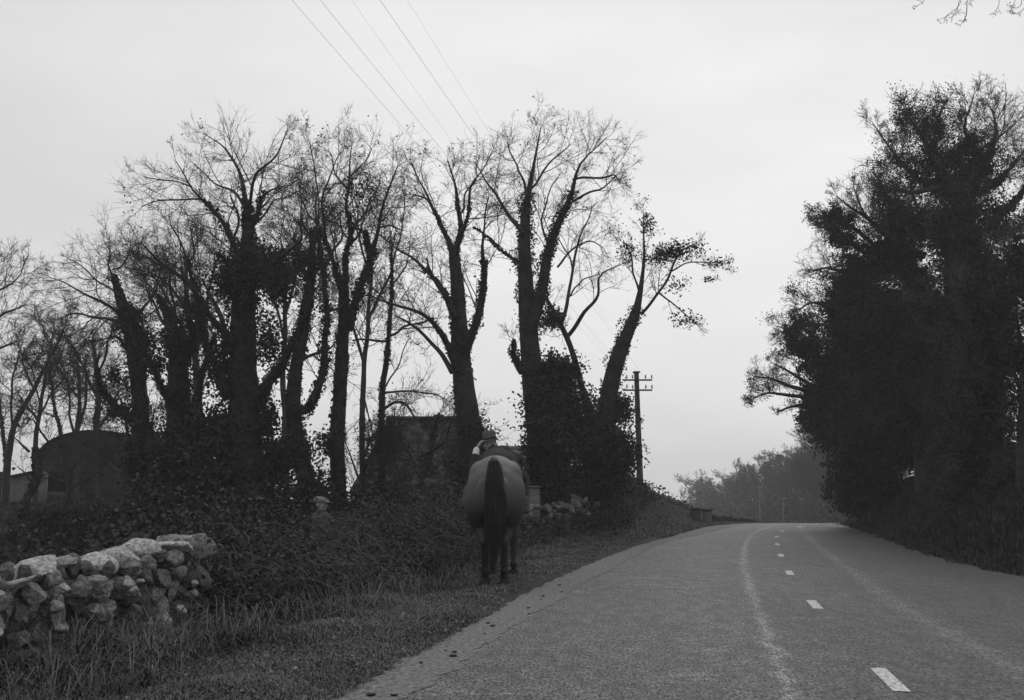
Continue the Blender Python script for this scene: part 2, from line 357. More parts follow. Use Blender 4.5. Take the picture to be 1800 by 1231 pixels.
# clods of mud on the gravel edge
MUD = mat('wet mud', .012, .03, rough=.6, scale=20, tint=False)
def lump(r, g, sub=2, squash=(1, 1, .5)):
    b = bmesh.new(); bmesh.ops.create_icosphere(b, subdivisions=sub, radius=r); sd_ = g.uniform(0, 50)
    for v_ in b.verts:
        p = np.array(v_.co) / r; q_ = 1 + .3 * float(wob(p, 1.6, sd_)) + .12 * float(wob(p, 4.1, sd_)); v_.co = Vector(p * r * q_ * np.array(squash))
    return b
mbm = MB(); mbm.bm(lump(.03, g)); proto = None
for i, (a, b_) in enumerate([(983, 1030), (995, 1035), (987, 1042), (955, 1049), (951, 1055), (929, 1070), (866, 1102), (858, 1097), (797, 1155), (799, 1148), (783, 1146), (740, 1167), (693, 1225), (653, 1224), (852, 1116), (1001, 1022)]):
    X_, Y_ = G(a, b_)
    if proto is None: o = proto = mbm.build('mud_clod', MUD, smooth=True)
    else: o = proto.copy(); COL.objects.link(o)
    s_ = .62 * [1.1, .5, .8, 1.2, .7, .9, 1.3, 1, 1.5, 1, .6, .8, 1, 1.5, .6, .5][i]
    o.location = (X_, Y_, .012); o.rotation_euler = (0, 0, i * 1.3); o.scale = (s_ * 1.3, s_, s_ * .7)
    tag(o, 'small dark clod of mud lying on the pale gravel edge', 'mud clod', 'clods of mud on the gravel edge')
# ------------------------------------------------------------------ trees
def resample(pts, rad, K):
    pts = np.asarray(pts, float); rad = np.asarray(rad, float)
    d = np.r_[0, np.cumsum(np.linalg.norm(np.diff(pts, axis=0), axis=1))]; t = np.linspace(0, d[-1], K * 3)
    q = np.stack([np.interp(t, d, pts[:, i]) for i in range(3)], 1); r = np.interp(t, d, rad)
    w = max(1, int(K * .5))
    for _ in range(w): q[1:-1] = (q[:-2] + 2 * q[1:-1] + q[2:]) / 4; r[1:-1] = (r[:-2] + 2 * r[1:-1] + r[2:]) / 4
    i = np.linspace(0, len(q) - 1, K).round().astype(int)
    return q[i], r[i]

def spawn(pp, pr, idx, t, length, angle, up, wig, K, g, rscale=.55, rmin=.004, bias=None, droop=0.0):
    """child branches: parents pp (n,K0,3), radii pr; idx/t choose parent and place on it"""
    K0 = pp.shape[1]; f = t * (K0 - 1); i0 = np.clip(f.astype(int), 0, K0 - 2); fr = (f - i0)[:, None]
    a = pp[idx, i0]; b = pp[idx, i0 + 1]; start = a * (1 - fr) + b * fr
    tan = b - a; tan /= np.linalg.norm(tan, axis=1, keepdims=True) + 1e-9
    r0 = pr[idx, i0] * (1 - fr[:, 0]) + pr[idx, i0 + 1] * fr[:, 0]
    n = len(idx); q = g.normal(size=(n, 3)); q -= (q * tan).sum(1, keepdims=True) * tan; q /= np.linalg.norm(q, axis=1, keepdims=True) + 1e-9
    ang = g.normal(angle, .18, n)[:, None]
    d = tan * np.cos(ang) + q * np.sin(ang)
    if bias is not None: d = d + bias
    d /= np.linalg.norm(d, axis=1, keepdims=True)
    L = np.broadcast_to(length, (n,)); st = (L / (K - 1))[:, None]
    P_ = [start]; cur = d
    for k in range(K - 1):
        cur = cur + g.normal(size=(n, 3)) * wig + np.array([0, 0, up - droop * k / K]); cur /= np.linalg.norm(cur, axis=1, keepdims=True)
        P_.append(P_[-1] + cur * st)
    pts = np.stack(P_, 1)
    rr = np.maximum(np.minimum(r0 * rscale, L * .008 + .003), rmin)
    rad = rr[:, None] * np.linspace(1, .3, K)[None, :]
    return pts, np.maximum(rad, rmin * .5)

def twiggery(limbs, g, dens=1.0, size=1.0, t0=.25, up=.06, rmin=.006, droop=0.0, bias=None, levels=3):
    """limbs: list of (pts,rad) -> list of (pts,rad,level) batches of branchlets"""
    K0 = 12; lp, lr = zip(*[resample(p, r, K0) for p, r in limbs]); lp = np.array(lp); lr = np.array(lr)
    ln = np.linalg.norm(np.diff(lp, axis=1), axis=2).sum(1)
    cnt = np.maximum((ln * 3.6 * dens).astype(int), 2)
    idx = np.repeat(np.arange(len(lp)), cnt); t = t0 + (1 - t0) * g.random(len(idx)) ** .8
    # an extending leader out of each limb end
    tipL = ln * .28 + .3 * size
    l1, r1 = spawn(lp, lr, idx, t, g.uniform(.7, 2.3, len(idx)) * size * (1.15 - .72 * t), .85, up, .15, 7, g, .5, rmin * 1.4, bias, droop)
    idt = np.arange(len(lp))
    l1b, r1b = spawn(lp, lr, idt, np.full(len(idt), .999), g.uniform(.3, .7, len(idt)) * size, .3, up, .14, 7, g, .9, rmin * 1.4, bias, droop)
    l1 = np.concatenate([l1, l1b]); r1 = np.concatenate([r1, r1b])
    res = [(l1, r1, 1)]
    n2 = int(8 * dens ** .5 + .5); i2 = np.repeat(np.arange(len(l1)), n2); t2 = g.uniform(.15, 1, len(i2))
    L1 = np.linalg.norm(np.diff(l1, axis=1), axis=2).sum(1)[i2] * 1.1
    l2, r2 = spawn(l1, r1, i2, t2, L1 * g.uniform(.2, .6, len(i2)) * (1.1 - .7 * t2), .7, up * .9, .18, 5, g, .6, rmin, bias, droop)
    res.append((l2, r2, 2))
    if levels > 2:
        n3 = 5; i3 = np.repeat(np.arange(len(l2)), n3); t3 = g.uniform(.2, 1, len(i3))
        L2 = np.linalg.norm(np.diff(l2, axis=1), axis=2).sum(1)[i3]
        l3, r3 = spawn(l2, r2, i3, t3, np.maximum(L2 * g.uniform(.35, .75, len(i3)), .08), .65, up, .2, 4, g, .7, rmin * .7, bias, droop)
        res.append((l3, r3, 3))
    return res

def ivy_on(mb, pts, rad, g, dens, thick, size, seed, t0=0.0, t1=1.0, lump_=1.0):
    K = 40; p, r = resample(pts, rad, K); ln = np.linalg.norm(np.diff(p, axis=0), axis=1).sum()
    area = ln * 2 * math.pi * (r.mean() + thick); n = int(area * dens * (t1 - t0))
    if n < 4: return
    t = g.uniform(t0, t1, n); f = t * (K - 1); i = np.clip(f.astype(int), 0, K - 2); fr = (f - i)[:, None]
    c = p[i] * (1 - fr) + p[i + 1] * fr; rr = r[i] * (1 - fr[:, 0]) + r[i + 1] * fr[:, 0]
    tan = p[i + 1] - p[i]; tan /= np.linalg.norm(tan, axis=1, keepdims=True) + 1e-9
    q = g.normal(size=(n, 3)); q -= (q * tan).sum(1, keepdims=True) * tan; q /= np.linalg.norm(q, axis=1, keepdims=True)
    lumpn = np.clip(.55 + lump_ * .75 * wob(c * 1.0 + q * .35, 2.4, seed), .05, 1.8)
    fade = np.clip((1.0 - t) * 5, .35, 1) if t1 >= 1 else 1.0
    out_ = rr + thick * lumpn * fade * g.uniform(.15, 1.15, n)
    tuft = g.random(n) < .03; out_ = out_ + tuft * g.uniform(0, .25, n) * thick / .25
    mb.leaves(c + q * out_[:, None], size, g.beta(1.5, 3, n), g, 1.25)

def blob(mb, c, r, n, size, g, seed, shell=.45, f=1.3, amp=.4, tint=None, squashbelow=None):
    d = g.normal(size=(n, 3)); d /= np.linalg.norm(d, axis=1, keepdims=True); c = np.asarray(c, float); r = np.asarray(r, float)
    u = np.clip(g.normal(.74, .27, n), shell * .4, 1.45)
    lob = 1 + amp * wob(d * 1.6, f, seed) + amp * .45 * wob(d * 4.5, f, seed + 3)
    p = c + d * r * (u * lob)[:, None]
    k = wob(p, 2.2 / max(r.mean(), .5) + .9, seed) > -.62
    p = p[k]
    t = g.beta(1.5, 3, len(p)) if tint is None else np.full(len(p), tint)
    mb.leaves(p, size, t, g, 1.3)
    return p

ALL = {}
def tree(name, label, cat, Y0, trunk, limbs, g, ivy=None, dens=1.0, size=1.0, dry=.0, blobs=(), twig_t0=.18, up=.03, trunk_twigs=.0,
         ivy_size=.07, ivy_dens=290, rmin=.0042, group=None, droop=0.0, base_drop=True, twigmat=None, ivymat=None, levels=3, crownname='crown'):
    """trunk / limbs: layout polylines (px, py, width px) at distance Y0; each limb dict: p, dy (depth drift), ivy (thickness m)"""
    def conv(pl, dy=0.0, y0=0.0, thin=.80):
        n = len(pl); out_ = []; rad = []
        for i, (a, b_, w) in enumerate(pl):
            b_ = b_ + .24 * max(0, 350 - b_)
            Yk = Y0 + y0 + dy * i / max(n - 1, 1); out_.append(P(a, b_, Yk)); rad.append(w * .5 * thin * Yk / F)
        o_, r_ = resample(np.array(out_), np.array(rad), 14) if n > 2 else (np.array(out_), np.array(rad))
        if n > 2:
            sd_ = g.uniform(0, 90); am = np.minimum(np.linspace(0, 1, len(o_)) * 3, 1) * np.clip(.10 - r_ * .35, .015, .08)
            o_ = o_ + np.stack([wob(o_, 1.9, sd_ + k_) for k_ in (0, 7, 13)], 1) * am[:, None] * 1.3
        return o_, r_
    tp, tr = conv(trunk['p'], trunk.get('dy', 0), trunk.get('y0', 0), .80 if trunk.get('ivy') else .8)
    gz = H(tp[0][0], tp[0][1])
    if tp[0][2] > gz - .1:
        tp = np.vstack([[tp[0][0], tp[0][1], gz - .25], tp]); tr = np.r_[tr[0] * 1.12, tr]
    loc = np.array([tp[0][0], tp[0][1], gz])
    root = thing(name, label, cat, loc, group=group)
    mt = MB(); mi = MB(); mc = MB(); limbl = []
    K = 26; p, r = resample(tp, tr, K)
    mt.tubes(p[None], (r * (1 + .10 * wob(p, 3, 1)))[None], 12, cap=True)
    if trunk.get('ivy'): ivy_on(mi, tp, tr * .75, g, ivy_dens, trunk['ivy'] * .85, ivy_size, g.uniform(0, 40), trunk.get('t0', 0), trunk.get('t1', 1))
    if len(tp) > 8: limbl.append((tp[-7:], tr[-7:] * .8, 1.0))
    for l in limbs:
        lp, lr = conv(l['p'], l.get('dy', 0), l.get('y0', 0), .74 if l.get('ivy') else .82); p, r = resample(lp, lr, 18)
        mt.tubes(p[None], np.maximum(r, .008)[None], 8, cap=True)
        if l.get('ivy'): ivy_on(mi, lp, lr * .8, g, ivy_dens * 1.1, l['ivy'], ivy_size, g.uniform(0, 40), l.get('t0', 0), l.get('t1', 1))
        limbl.append((lp, lr, l.get('d', 1.0)))
    mt.build('trunk', BARK, root, smooth=True, origin=loc)
    for dd in sorted(set(x[2] for x in limbl)):
        if dd <= 0: continue
        for a, b_, lv in twiggery([(x[0], x[1]) for x in limbl if x[2] == dd], g, dens * dd, size, twig_t0, up, rmin, droop, None, levels):
            mc.tubes(a, b_, 3)
            if dry and lv == (3 if levels > 2 else 2):
                ends = a[:, -1]; k = (g.random(len(ends)) < dry) & (wob(ends, 1.1, 4) > .0)
                e = np.repeat(ends[k], 2, 0) + g.normal(size=(2 * k.sum(), 3)) * .06
                mc.leaves(e, .06, .4, g)
    if mc.n: mc.build(crownname, twigmat or TWIG, root, origin=loc)
    for bl in blobs:
        (bx, by, brx, bry, bn, bs) = bl[:6]; dy = bl[6] if len(bl) > 6 else 0.0
        bn = int(bn * 1.7); bs = bs * .78; Yb = Y0 + dy; c = P(bx, by, Yb); rx = brx * Yb / F; rz = bry * Yb / F
        blob(mi, c, (rx, min(rx, rz) * .9 + .1, rz), bn, bs, g, g.uniform(0, 60), shell=.2)
    if mi.n: mi.build('ivy', ivymat or IVY, root, origin=loc)
    return root
def S(p, **k): d = dict(p=p); d.update(k); return d
g = np.random.default_rng(21)

# the big forked tree right of the rider
tree('ivy_clad_tree', 'tallest forked tree right of the rider with two thick ivy-wrapped stems ending in bare twigs', 'tree', 27,
     S([(962, 880, 70), (955, 800, 62), (945, 740, 52), (934, 670, 46), (931, 602, 44), (927, 539, 38), (922, 476, 34), (920, 433, 28), (921, 391, 24), (925, 349, 18), (933, 315, 10), (937, 264, 6), (946, 222, 4), (954, 186, 2)], ivy=.24, dy=.6, t1=.82),
     [S([(934, 580, 30), (945, 535, 28), (955, 500, 26), (960, 454, 22), (966, 421, 20), (984, 387, 16), (1004, 353, 12), (1008, 328, 12), (1007, 302, 9), (1013, 273, 5), (1038, 243, 3), (1064, 210, 2)], ivy=.19, dy=-1.2, t1=.7, d=1.3),
      S([(921, 412, 12), (908, 395, 9), (891, 368, 8), (874, 340, 6), (850, 313, 4), (835, 270, 2)], dy=1.4),
      S([(926, 470, 9), (905, 458, 8), (878, 438, 6), (857, 421, 4), (832, 400, 3)], dy=1.8, ivy=.07),
      S([(925, 340, 7), (918, 300, 5), (905, 255, 4), (890, 215, 2)], dy=1.2),
      S([(930, 330, 6), (955, 295, 5), (985, 255, 3), (1002, 225, 2)], dy=.5),
      S([(1008, 305, 6), (1040, 298, 5), (1075, 290, 4), (1092, 308, 2)], dy=-2),
      S([(1006, 355, 6), (1035, 335, 5), (1060, 322, 4), (1085, 300, 2)], dy=-1),
      S([(965, 430, 6), (952, 390, 4), (960, 350, 3), (985, 300, 2)], dy=-1.5),
      S([(918, 655, 16), (903, 625, 14), (901, 598, 9)], ivy=.1, dy=-1, d=.7),
      S([(980, 470, 5), (1010, 440, 4), (1040, 425, 3), (1060, 440, 2)], dy=-1.5, y0=-.8)],
     g, dens=1.15, dry=.05, blobs=[(980, 660, 34, 36, 5200, .11, -.8), (985, 745, 62, 62, 11000, .11, -1.0), (964, 820, 40, 60, 5400, .11, -.5), (972, 560, 22, 22, 700, .1)], size=1.0)

tree('slender_tree', 'thin bare tree leaning left between the forked tree and the leaning ivy tree', 'tree', 29,
     S([(1045, 880, 52), (1046, 800, 46), (1045, 740, 26), (1037, 713, 15), (1020, 687, 14), (1013, 643, 13), (997, 597, 13), (983, 567, 11), (970, 543, 10), (960, 520, 8)], dy=-.8, ivy=.22, t1=.42),
     [S([(985, 574, 9), (1000, 533, 8), (1005, 500, 6), (1006, 470, 6), (1009, 433, 5), (1030, 391, 3), (1040, 360, 2)], dy=1.2),
      S([(996, 594, 10), (1020, 563, 9), (1043, 533, 7), (1053, 510, 6), (1046, 493, 4), (1066, 476, 3), (1095, 462, 2)], dy=-1.5),
      S([(1003, 520, 4), (1025, 488, 3), (1048, 480, 2)], dy=1), S([(1006, 470, 4), (990, 440, 3), (985, 420, 2)], dy=.6),
      S([(1015, 650, 5), (1000, 640, 4), (985, 650, 2)], dy=.6, d=.6)],
     g, dens=.75, size=.8, dry=.03, blobs=[(1060, 790, 52, 46, 8500, .11), (1045, 850, 60, 40, 5500, .11), (1095, 800, 26, 30, 1800, .12, -.4)])

tree('leaning_ivy_tree', 'ivy-clad tree leaning right beside the telegraph pole with leafy sprays at its top', 'tree', 30,
     S([(1060, 880, 46), (1064, 780, 42), (1067, 733, 40), (1068, 683, 38), (1080, 643, 36), (1096, 600, 32), (1110, 565, 26), (1127, 535, 16), (1131, 510, 10), (1136, 450, 5), (1138, 408, 4), (1131, 378, 2)], ivy=.26, dy=-1, t1=.72),
     [S([(1127, 553, 7), (1157, 514, 6), (1178, 476, 5), (1195, 450, 4), (1225, 430, 2)], dy=-1.5),
      S([(1126, 520, 6), (1112, 480, 4), (1105, 440, 3), (1098, 420, 2)], dy=1),
      S([(1178, 478, 4), (1215, 462, 3), (1262, 462, 2)], dy=-1, y0=-.8), S([(1158, 515, 4), (1190, 540, 3), (1225, 570, 2)], dy=1)],
     g, dens=.8, size=.72, dry=.6, ivy_dens=200,
     blobs=[(1178, 444, 30, 16, 420, .10, -.8), (1155, 455, 20, 12, 150, .10, -.5), (1138, 395, 14, 24, 120, .10), (1215, 438, 34, 20, 210, .10, -1), (1105, 440, 26, 24, 130, .10), (1205, 560, 34, 16, 100, .11), (1258, 462, 28, 8, 60, .11, -1), (1250, 490, 16, 6, 40, .11, -1), (1185, 500, 34, 24, 110, .10), (1080, 720, 36, 30, 1700, .12)])

# the tall tree directly behind the rider
tree('broad_tree', 'tall many-stemmed tree directly behind the rider with a thick trunk beside the cottage roof', 'tree', 25,
     S([(838, 880, 62), (832, 790, 56), (824, 740, 52), (817, 700, 46), (813, 650, 42), (809, 602, 40), (806, 539, 33), (802, 476, 28), (798, 440, 22)], ivy=.14, dy=.6),
     [S([(799, 450, 14), (790, 425, 12), (775, 395, 10), (760, 372, 8), (747, 345, 6), (739, 307, 4), (722, 264, 3)], dy=1.2, ivy=.05, t1=.5),
      S([(799, 450, 17), (805, 416, 15), (806, 383, 11), (800, 340, 8), (794, 307, 5), (789, 264, 3)], dy=-.6, ivy=.06, t1=.6),
      S([(803, 450, 12), (811, 400, 10), (822, 375, 8), (832, 358, 6), (827, 319, 5), (853, 277, 3), (868, 240, 2)], dy=-1.5, ivy=.04, t1=.5),
      S([(818, 620, 22), (826, 590, 20), (841, 547, 18), (849, 497, 16), (851, 463, 12), (846, 433, 6), (849, 391, 4), (862, 350, 3)], dy=-1.8, ivy=.12, t1=.62),
      S([(802, 650, 17), (790, 612, 16), (777, 581, 14), (743, 552, 9), (705, 543, 7), (671, 526, 5), (648, 514, 3)], dy=-2.2, ivy=.05, t1=.45),
      S([(795, 655, 12), (777, 619, 10), (743, 585, 7), (713, 560, 5), (690, 552, 3)], dy=1.5),
      S([(800, 560, 18), (789, 526, 14), (772, 501, 11), (751, 484, 8), (722, 450, 6), (692, 429, 4), (671, 416, 3)], dy=1.8, ivy=.07, t1=.5),
      S([(790, 530, 10), (772, 500, 9), (752, 470, 6), (748, 455, 3)], dy=-.6),
      S([(765, 378, 5), (750, 355, 4), (728, 345, 3)], dy=1, y0=1), S([(806, 380, 5), (825, 340, 4), (838, 300, 3)], dy=1)],
     g, dens=1.05, dry=.09, blobs=[(833, 770, 30, 34, 1500, .1), (830, 840, 40, 40, 2600, .11, .6)])

# slim tree left of the cottage
tree('slim_tree', 'slim upright tree growing against the left end of the cottage roof', 'tree', 27,
     S([(672, 850, 16), (670, 744, 14), (672, 695, 13), (679, 630, 11), (685, 581, 10), (689, 539, 9), (690, 476, 6), (691, 430, 3)], ivy=.07, dy=.5),
     [S([(674, 720, 7), (695, 700, 6), (715, 705, 5), (735, 745, 4), (750, 740, 2)], dy=-1), S([(680, 600, 6), (650, 597, 5), (618, 598, 4)], dy=1.0),
      S([(686, 590, 6), (720, 575, 5), (760, 560, 3)], dy=1.2), S([(688, 540, 4), (660, 515, 3), (640, 500, 2)], dy=1),
      S([(690, 500, 4), (715, 470, 3), (722, 430, 2)], dy=-1), S([(676, 690, 5), (720, 690, 4), (765, 692, 3), (790, 706, 2)], dy=1),
      S([(678, 680, 4), (700, 640, 3), (722, 600, 2)], dy=-.8)],
     g, dens=1.0, size=.8, dry=.12)

# centre-left pair of trees
tree('ivy_clad_tree', 'tall three-forked tree left of the cottage rising from behind the capped man', 'tree', 24,
     S([(598, 900, 34), (594, 825, 33), (593, 760, 33), (600, 695, 30), (602, 630, 28), (606, 581, 26), (606, 548, 26), (605, 508, 22)], ivy=.11, dy=.4),
     [S([(604, 520, 16), (596, 487, 12), (582, 443, 10), (570, 398, 8), (565, 357, 6), (567, 317, 5), (590, 286, 3), (600, 240, 2)], dy=1.2, ivy=.04, t1=.4),
      S([(605, 520, 16), (608, 487, 14), (606, 436, 12), (616, 402, 10), (615, 385, 9), (608, 361, 7), (613, 317, 6), (613, 248, 3), (612, 222, 2)], dy=-.8, ivy=.05, t1=.55),
      S([(610, 580, 20), (620, 540, 20), (636, 494, 18), (647, 453, 15), (657, 433, 11), (668, 402, 8), (674, 364, 7), (688, 337, 5), (691, 299, 4), (698, 268, 3)], dy=-1.4, ivy=.11, t1=.5),
      S([(650, 445, 12), (645, 425, 10), (644, 410, 8)], ivy=.08, dy=-.5, d=.5), S([(668, 400, 5), (690, 395, 4), (712, 400, 3)], dy=1),
      S([(620, 405, 6), (645, 370, 4), (660, 330, 3), (672, 300, 2)], dy=1.5), S([(605, 440, 6), (635, 415, 5), (640, 385, 3)], dy=-1.5),
      S([(570, 410, 5), (545, 380, 4), (530, 345, 3)], dy=1.5), S([(612, 300, 4), (640, 270, 3), (655, 235, 2)], dy=1), S([(612, 330, 4), (590, 290, 3), (580, 250, 2)], dy=-1)],
     g, dens=1.2, size=1.0, dry=.1, ivy_size=.09, blobs=[(640, 330, 40, 34, 240, .08), (620, 350, 40, 40, 150, .08)])

tree('twisted_tree', 'dark twisted tree with an ivy-thick fork just left of the three-forked tree', 'tree', 23,
     S([(548, 900, 44), (540, 840, 40), (529, 800, 38), (512, 744, 34), (516, 695, 30), (524, 630, 27), (536, 565, 27), (542, 519, 24), (545, 487, 18), (551, 439, 10), (548, 412, 6)], ivy=.13, dy=.5),
     [S([(512, 720, 24), (545, 735, 23), (556, 690, 20), (565, 646, 16), (566, 597, 14), (572, 540, 13), (570, 490, 12), (565, 440, 8), (566, 400, 5)], dy=-1.5, ivy=.12),
      S([(550, 440, 5), (555, 400, 4), (555, 334, 4), (551, 293, 3), (548, 224, 2)], dy=1.0),
      S([(570, 470, 10), (590, 440, 6), (600, 410, 4), (604, 380, 3)], dy=1), S([(545, 500, 8), (530, 470, 6), (520, 440, 4), (515, 410, 3)], dy=1.4, ivy=.06),
      S([(570, 560, 8), (590, 545, 6), (610, 530, 4)], dy=1), S([(552, 430, 4), (530, 390, 3), (525, 340, 2)], dy=.5), S([(520, 640, 8), (560, 618, 6), (590, 600, 3)], dy=1)],
     g, dens=1.3, size=.95, dry=.12, blobs=[(540, 460, 34, 26, 600, .1), (548, 870, 34, 40, 2200, .11), (520, 790, 30, 36, 900, .1), (575, 780, 22, 26, 350, .1)])

# the great tree of the left group
tree('great_ivy_tree', 'largest left-hand tree with a massive ivy-smothered trunk and a wide bare crown', 'tree', 23,
     S([(440, 930, 100), (436, 860, 86), (430, 780, 74), (428, 700, 64), (427, 620, 58), (428, 540, 52), (431, 480, 44), (437, 430, 30), (441, 396, 22), (436, 360, 16)], ivy=.38, dy=.8),
     [S([(436, 365, 13), (430, 330, 11), (424, 298, 8), (408, 262, 6), (401, 240, 5), (377, 211, 3), (362, 198, 2)], dy=1.2, ivy=.04, t1=.35),
      S([(438, 365, 8), (444, 330, 7), (456, 285, 6), (483, 245, 4), (497, 207, 3), (504, 187, 2)], dy=-1.2),
      S([(428, 500, 22), (424, 455, 18), (418, 438, 16), (405, 419, 13), (388, 392, 11), (370, 370, 10), (362, 352, 8), (343, 334, 5), (330, 305, 4), (316, 279, 3), (302, 262, 2)], dy=-1.5, ivy=.08, t1=.65),
      S([(362, 352, 5), (330, 349, 4), (300, 346, 4), (272, 347, 3), (245, 357, 2)], dy=-.8, y0=-1), S([(333, 320, 4), (310, 310, 3), (280, 308, 3), (253, 300, 2)], dy=-1, y0=-1),
      S([(435, 375, 8), (420, 345, 6), (400, 325, 5), (384, 316, 4), (360, 290, 3), (340, 270, 2)], dy=1.8),
      S([(440, 400, 11), (453, 388, 11), (463, 357, 10), (472, 338, 6), (490, 325, 3), (512, 312, 2)], dy=-1, ivy=.08, t1=.6), S([(446, 395, 6), (470, 370, 4), (498, 345, 3), (525, 330, 2)], dy=1.3),
      S([(412, 440, 7), (413, 400, 6), (416, 375, 5), (410, 345, 3)], dy=1), S([(452, 500, 26), (480, 470, 14), (505, 450, 8), (528, 420, 4)], dy=-2, ivy=.14, t1=.6),
      S([(410, 600, 24), (371, 560, 14), (337, 508, 11), (306, 480, 8), (275, 453, 6), (248, 426, 3)], dy=-2, ivy=.07, t1=.4), S([(340, 512, 9), (326, 487, 6), (316, 433, 4), (302, 400, 3)], dy=-.5, y0=-1.5),
      S([(450, 720, 26), (470, 670, 24), (490, 640, 22), (515, 608, 18), (535, 560, 12), (548, 530, 6)], dy=-2.5, ivy=.11, d=.8),
      S([(405, 470, 12), (390, 455, 9), (382, 452, 6)], ivy=.1, d=.4), S([(405, 620, 14), (390, 560, 12), (370, 520, 7), (350, 490, 4)], dy=1.5),
      S([(400, 700, 22), (380, 650, 18), (362, 600, 12), (350, 560, 7)], dy=-1.5, ivy=.1)],
     g, dens=1.15, size=1.05, dry=.03,
     blobs=[(455, 468, 66, 34, 3600, .1), (415, 500, 40, 40, 2400, .1), (490, 500, 34, 40, 1100, .1, -1), (395, 640, 40, 60, 1200, .11, .5), (475, 600, 26, 50, 600, .11), (470, 740, 24, 40, 700, .11), (490, 800, 30, 30, 1500, .11), (380, 780, 60, 60, 4500, .12), (440, 860, 70, 60, 6000, .12, .3)])

tree('ivy_clad_tree', 'thick ivied tree with a stubby broken top between the great tree and the round-roofed barn', 'tree', 24,
     S([(318, 930, 62), (313, 850, 58), (312, 760, 52), (313, 694, 48), (316, 645, 44), (310, 604, 36), (298, 560, 22), (285, 535, 12), (278, 520, 6)], ivy=.26, dy=.6),
     [S([(320, 640, 26), (340, 600, 24), (352, 560, 16), (345, 520, 9), (338, 480, 5), (330, 450, 3)], ivy=.14, dy=1.2), S([(308, 720, 18), (290, 690, 16), (270, 650, 10), (258, 620, 4)], ivy=.1, dy=-1.5),
      S([(325, 760, 20), (345, 700, 18), (356, 650, 13), (365, 615, 8), (380, 590, 4)], ivy=.09, dy=-1), S([(300, 580, 8), (280, 560, 6), (262, 520, 4), (250, 480, 3), (240, 450, 2)], dy=1.5), S([(318, 600, 8), (305, 540, 5), (300, 480, 4), (285, 440, 2)], dy=-1)],
     g, dens=1.5, size=.85, dry=.05, blobs=[(345, 560, 36, 40, 1000, .1), (310, 600, 34, 30, 900, .1), (325, 700, 22, 40, 400, .1), (310, 800, 44, 60, 3000, .12), (360, 880, 70, 50, 4500, .12)])

tree('leaning_ivy_tree', 'ivy-smothered tree bending left above the round-roofed barn, dark spike at its top', 'tree', 25,
     S([(252, 930, 46), (250, 850, 42), (248, 767, 38), (246, 694, 34), (240, 625, 34), (230, 580, 36), (216, 535, 26), (203, 500, 16), (198, 487, 9)], ivy=.27, dy=.5),
     [S([(199, 490, 6), (194, 470, 4), (192, 450, 3), (186, 430, 2)], dy=.5), S([(198, 474, 4), (215, 468, 4), (227, 450, 3), (230, 432, 2)], dy=-.5),
      S([(225, 560, 9), (200, 545, 7), (170, 522, 6), (140, 510, 4), (110, 497, 3), (85, 490, 2)], dy=-1.8), S([(228, 575, 8), (195, 563, 7), (165, 560, 5), (135, 550, 4), (110, 560, 2)], dy=1.2),
      S([(235, 640, 8), (215, 600, 6), (190, 590, 4), (170, 600, 2)], dy=1), S([(210, 520, 5), (180, 495, 4), (150, 470, 3), (120, 455, 2)], dy=1.5), S([(240, 560, 8), (262, 530, 5), (280, 500, 4), (290, 470, 2)], dy=1.4),
      S([(250, 760, 22), (225, 730, 20), (203, 718, 18), (188, 695, 15), (179, 670, 10), (172, 645, 5)], dy=-1.0, ivy=.1)],
     g, dens=1.5, size=.95, blobs=[(245, 600, 32, 34, 1100, .1), (232, 560, 30, 26, 600, .1), (270, 640, 26, 22, 500, .1), (200, 660, 16, 24, 260, .09), (208, 725, 18, 18, 300, .09), (255, 800, 40, 50, 2400, .12)])

# background small trees above the barn and shed
tree('young_tree', 'small bare tree behind the round-roofed barn, forked like a wishbone', 'tree', 40,
     S([(136, 900, 12), (132, 800, 11), (134, 767, 10), (140, 726, 9), (142, 690, 8), (135, 640, 5)]),
     [S([(136, 760, 7), (146, 730, 7), (152, 690, 6), (150, 640, 3)], dy=1), S([(134, 770, 7), (120, 735, 5), (118, 690, 4), (108, 640, 3)], dy=-1), S([(141, 700, 5), (120, 680, 4), (100, 640, 3)], dy=1)],
     g, dens=1.6, size=1.2, levels=3, rmin=.008, dry=.08)
tree('young_tree', 'small dense tree whose twigs spread behind the right half of the barn roof', 'tree', 41,
     S([(168, 900, 14), (166, 780, 12), (175, 694, 12), (171, 645, 9), (160, 600, 5)], ivy=.12),
     [S([(172, 700, 8), (150, 660, 6), (135, 620, 4), (120, 590, 3)], dy=1), S([(172, 660, 6), (190, 610, 5), (200, 570, 3)], dy=-1.5), S([(168, 760, 6), (195, 720, 5), (215, 680, 3)], dy=1)],
     g, dens=1.6, size=1.2, rmin=.008, dry=.08)
tree('bare_tree', 'bare tree at the far left with a long bough slanting up to the right', 'tree', 38,
     S([(8, 900, 16), (14, 800, 15), (24, 747, 12), (53, 694, 10), (77, 653, 8), (93, 625, 6), (112, 590, 4), (125, 550, 2)], dy=-1),
     [S([(12, 830, 10), (8, 780, 8), (3, 720, 6), (-8, 660, 3)], ivy=.06), S([(22, 750, 6), (18, 700, 5), (30, 640, 4), (40, 600, 2)], dy=1), S([(60, 685, 6), (45, 650, 4), (40, 610, 3)], dy=1.5), S([(95, 622, 4), (80, 590, 3), (70, 560, 2)], dy=1)],
     g, dens=1.6, size=1.25, rmin=.008)
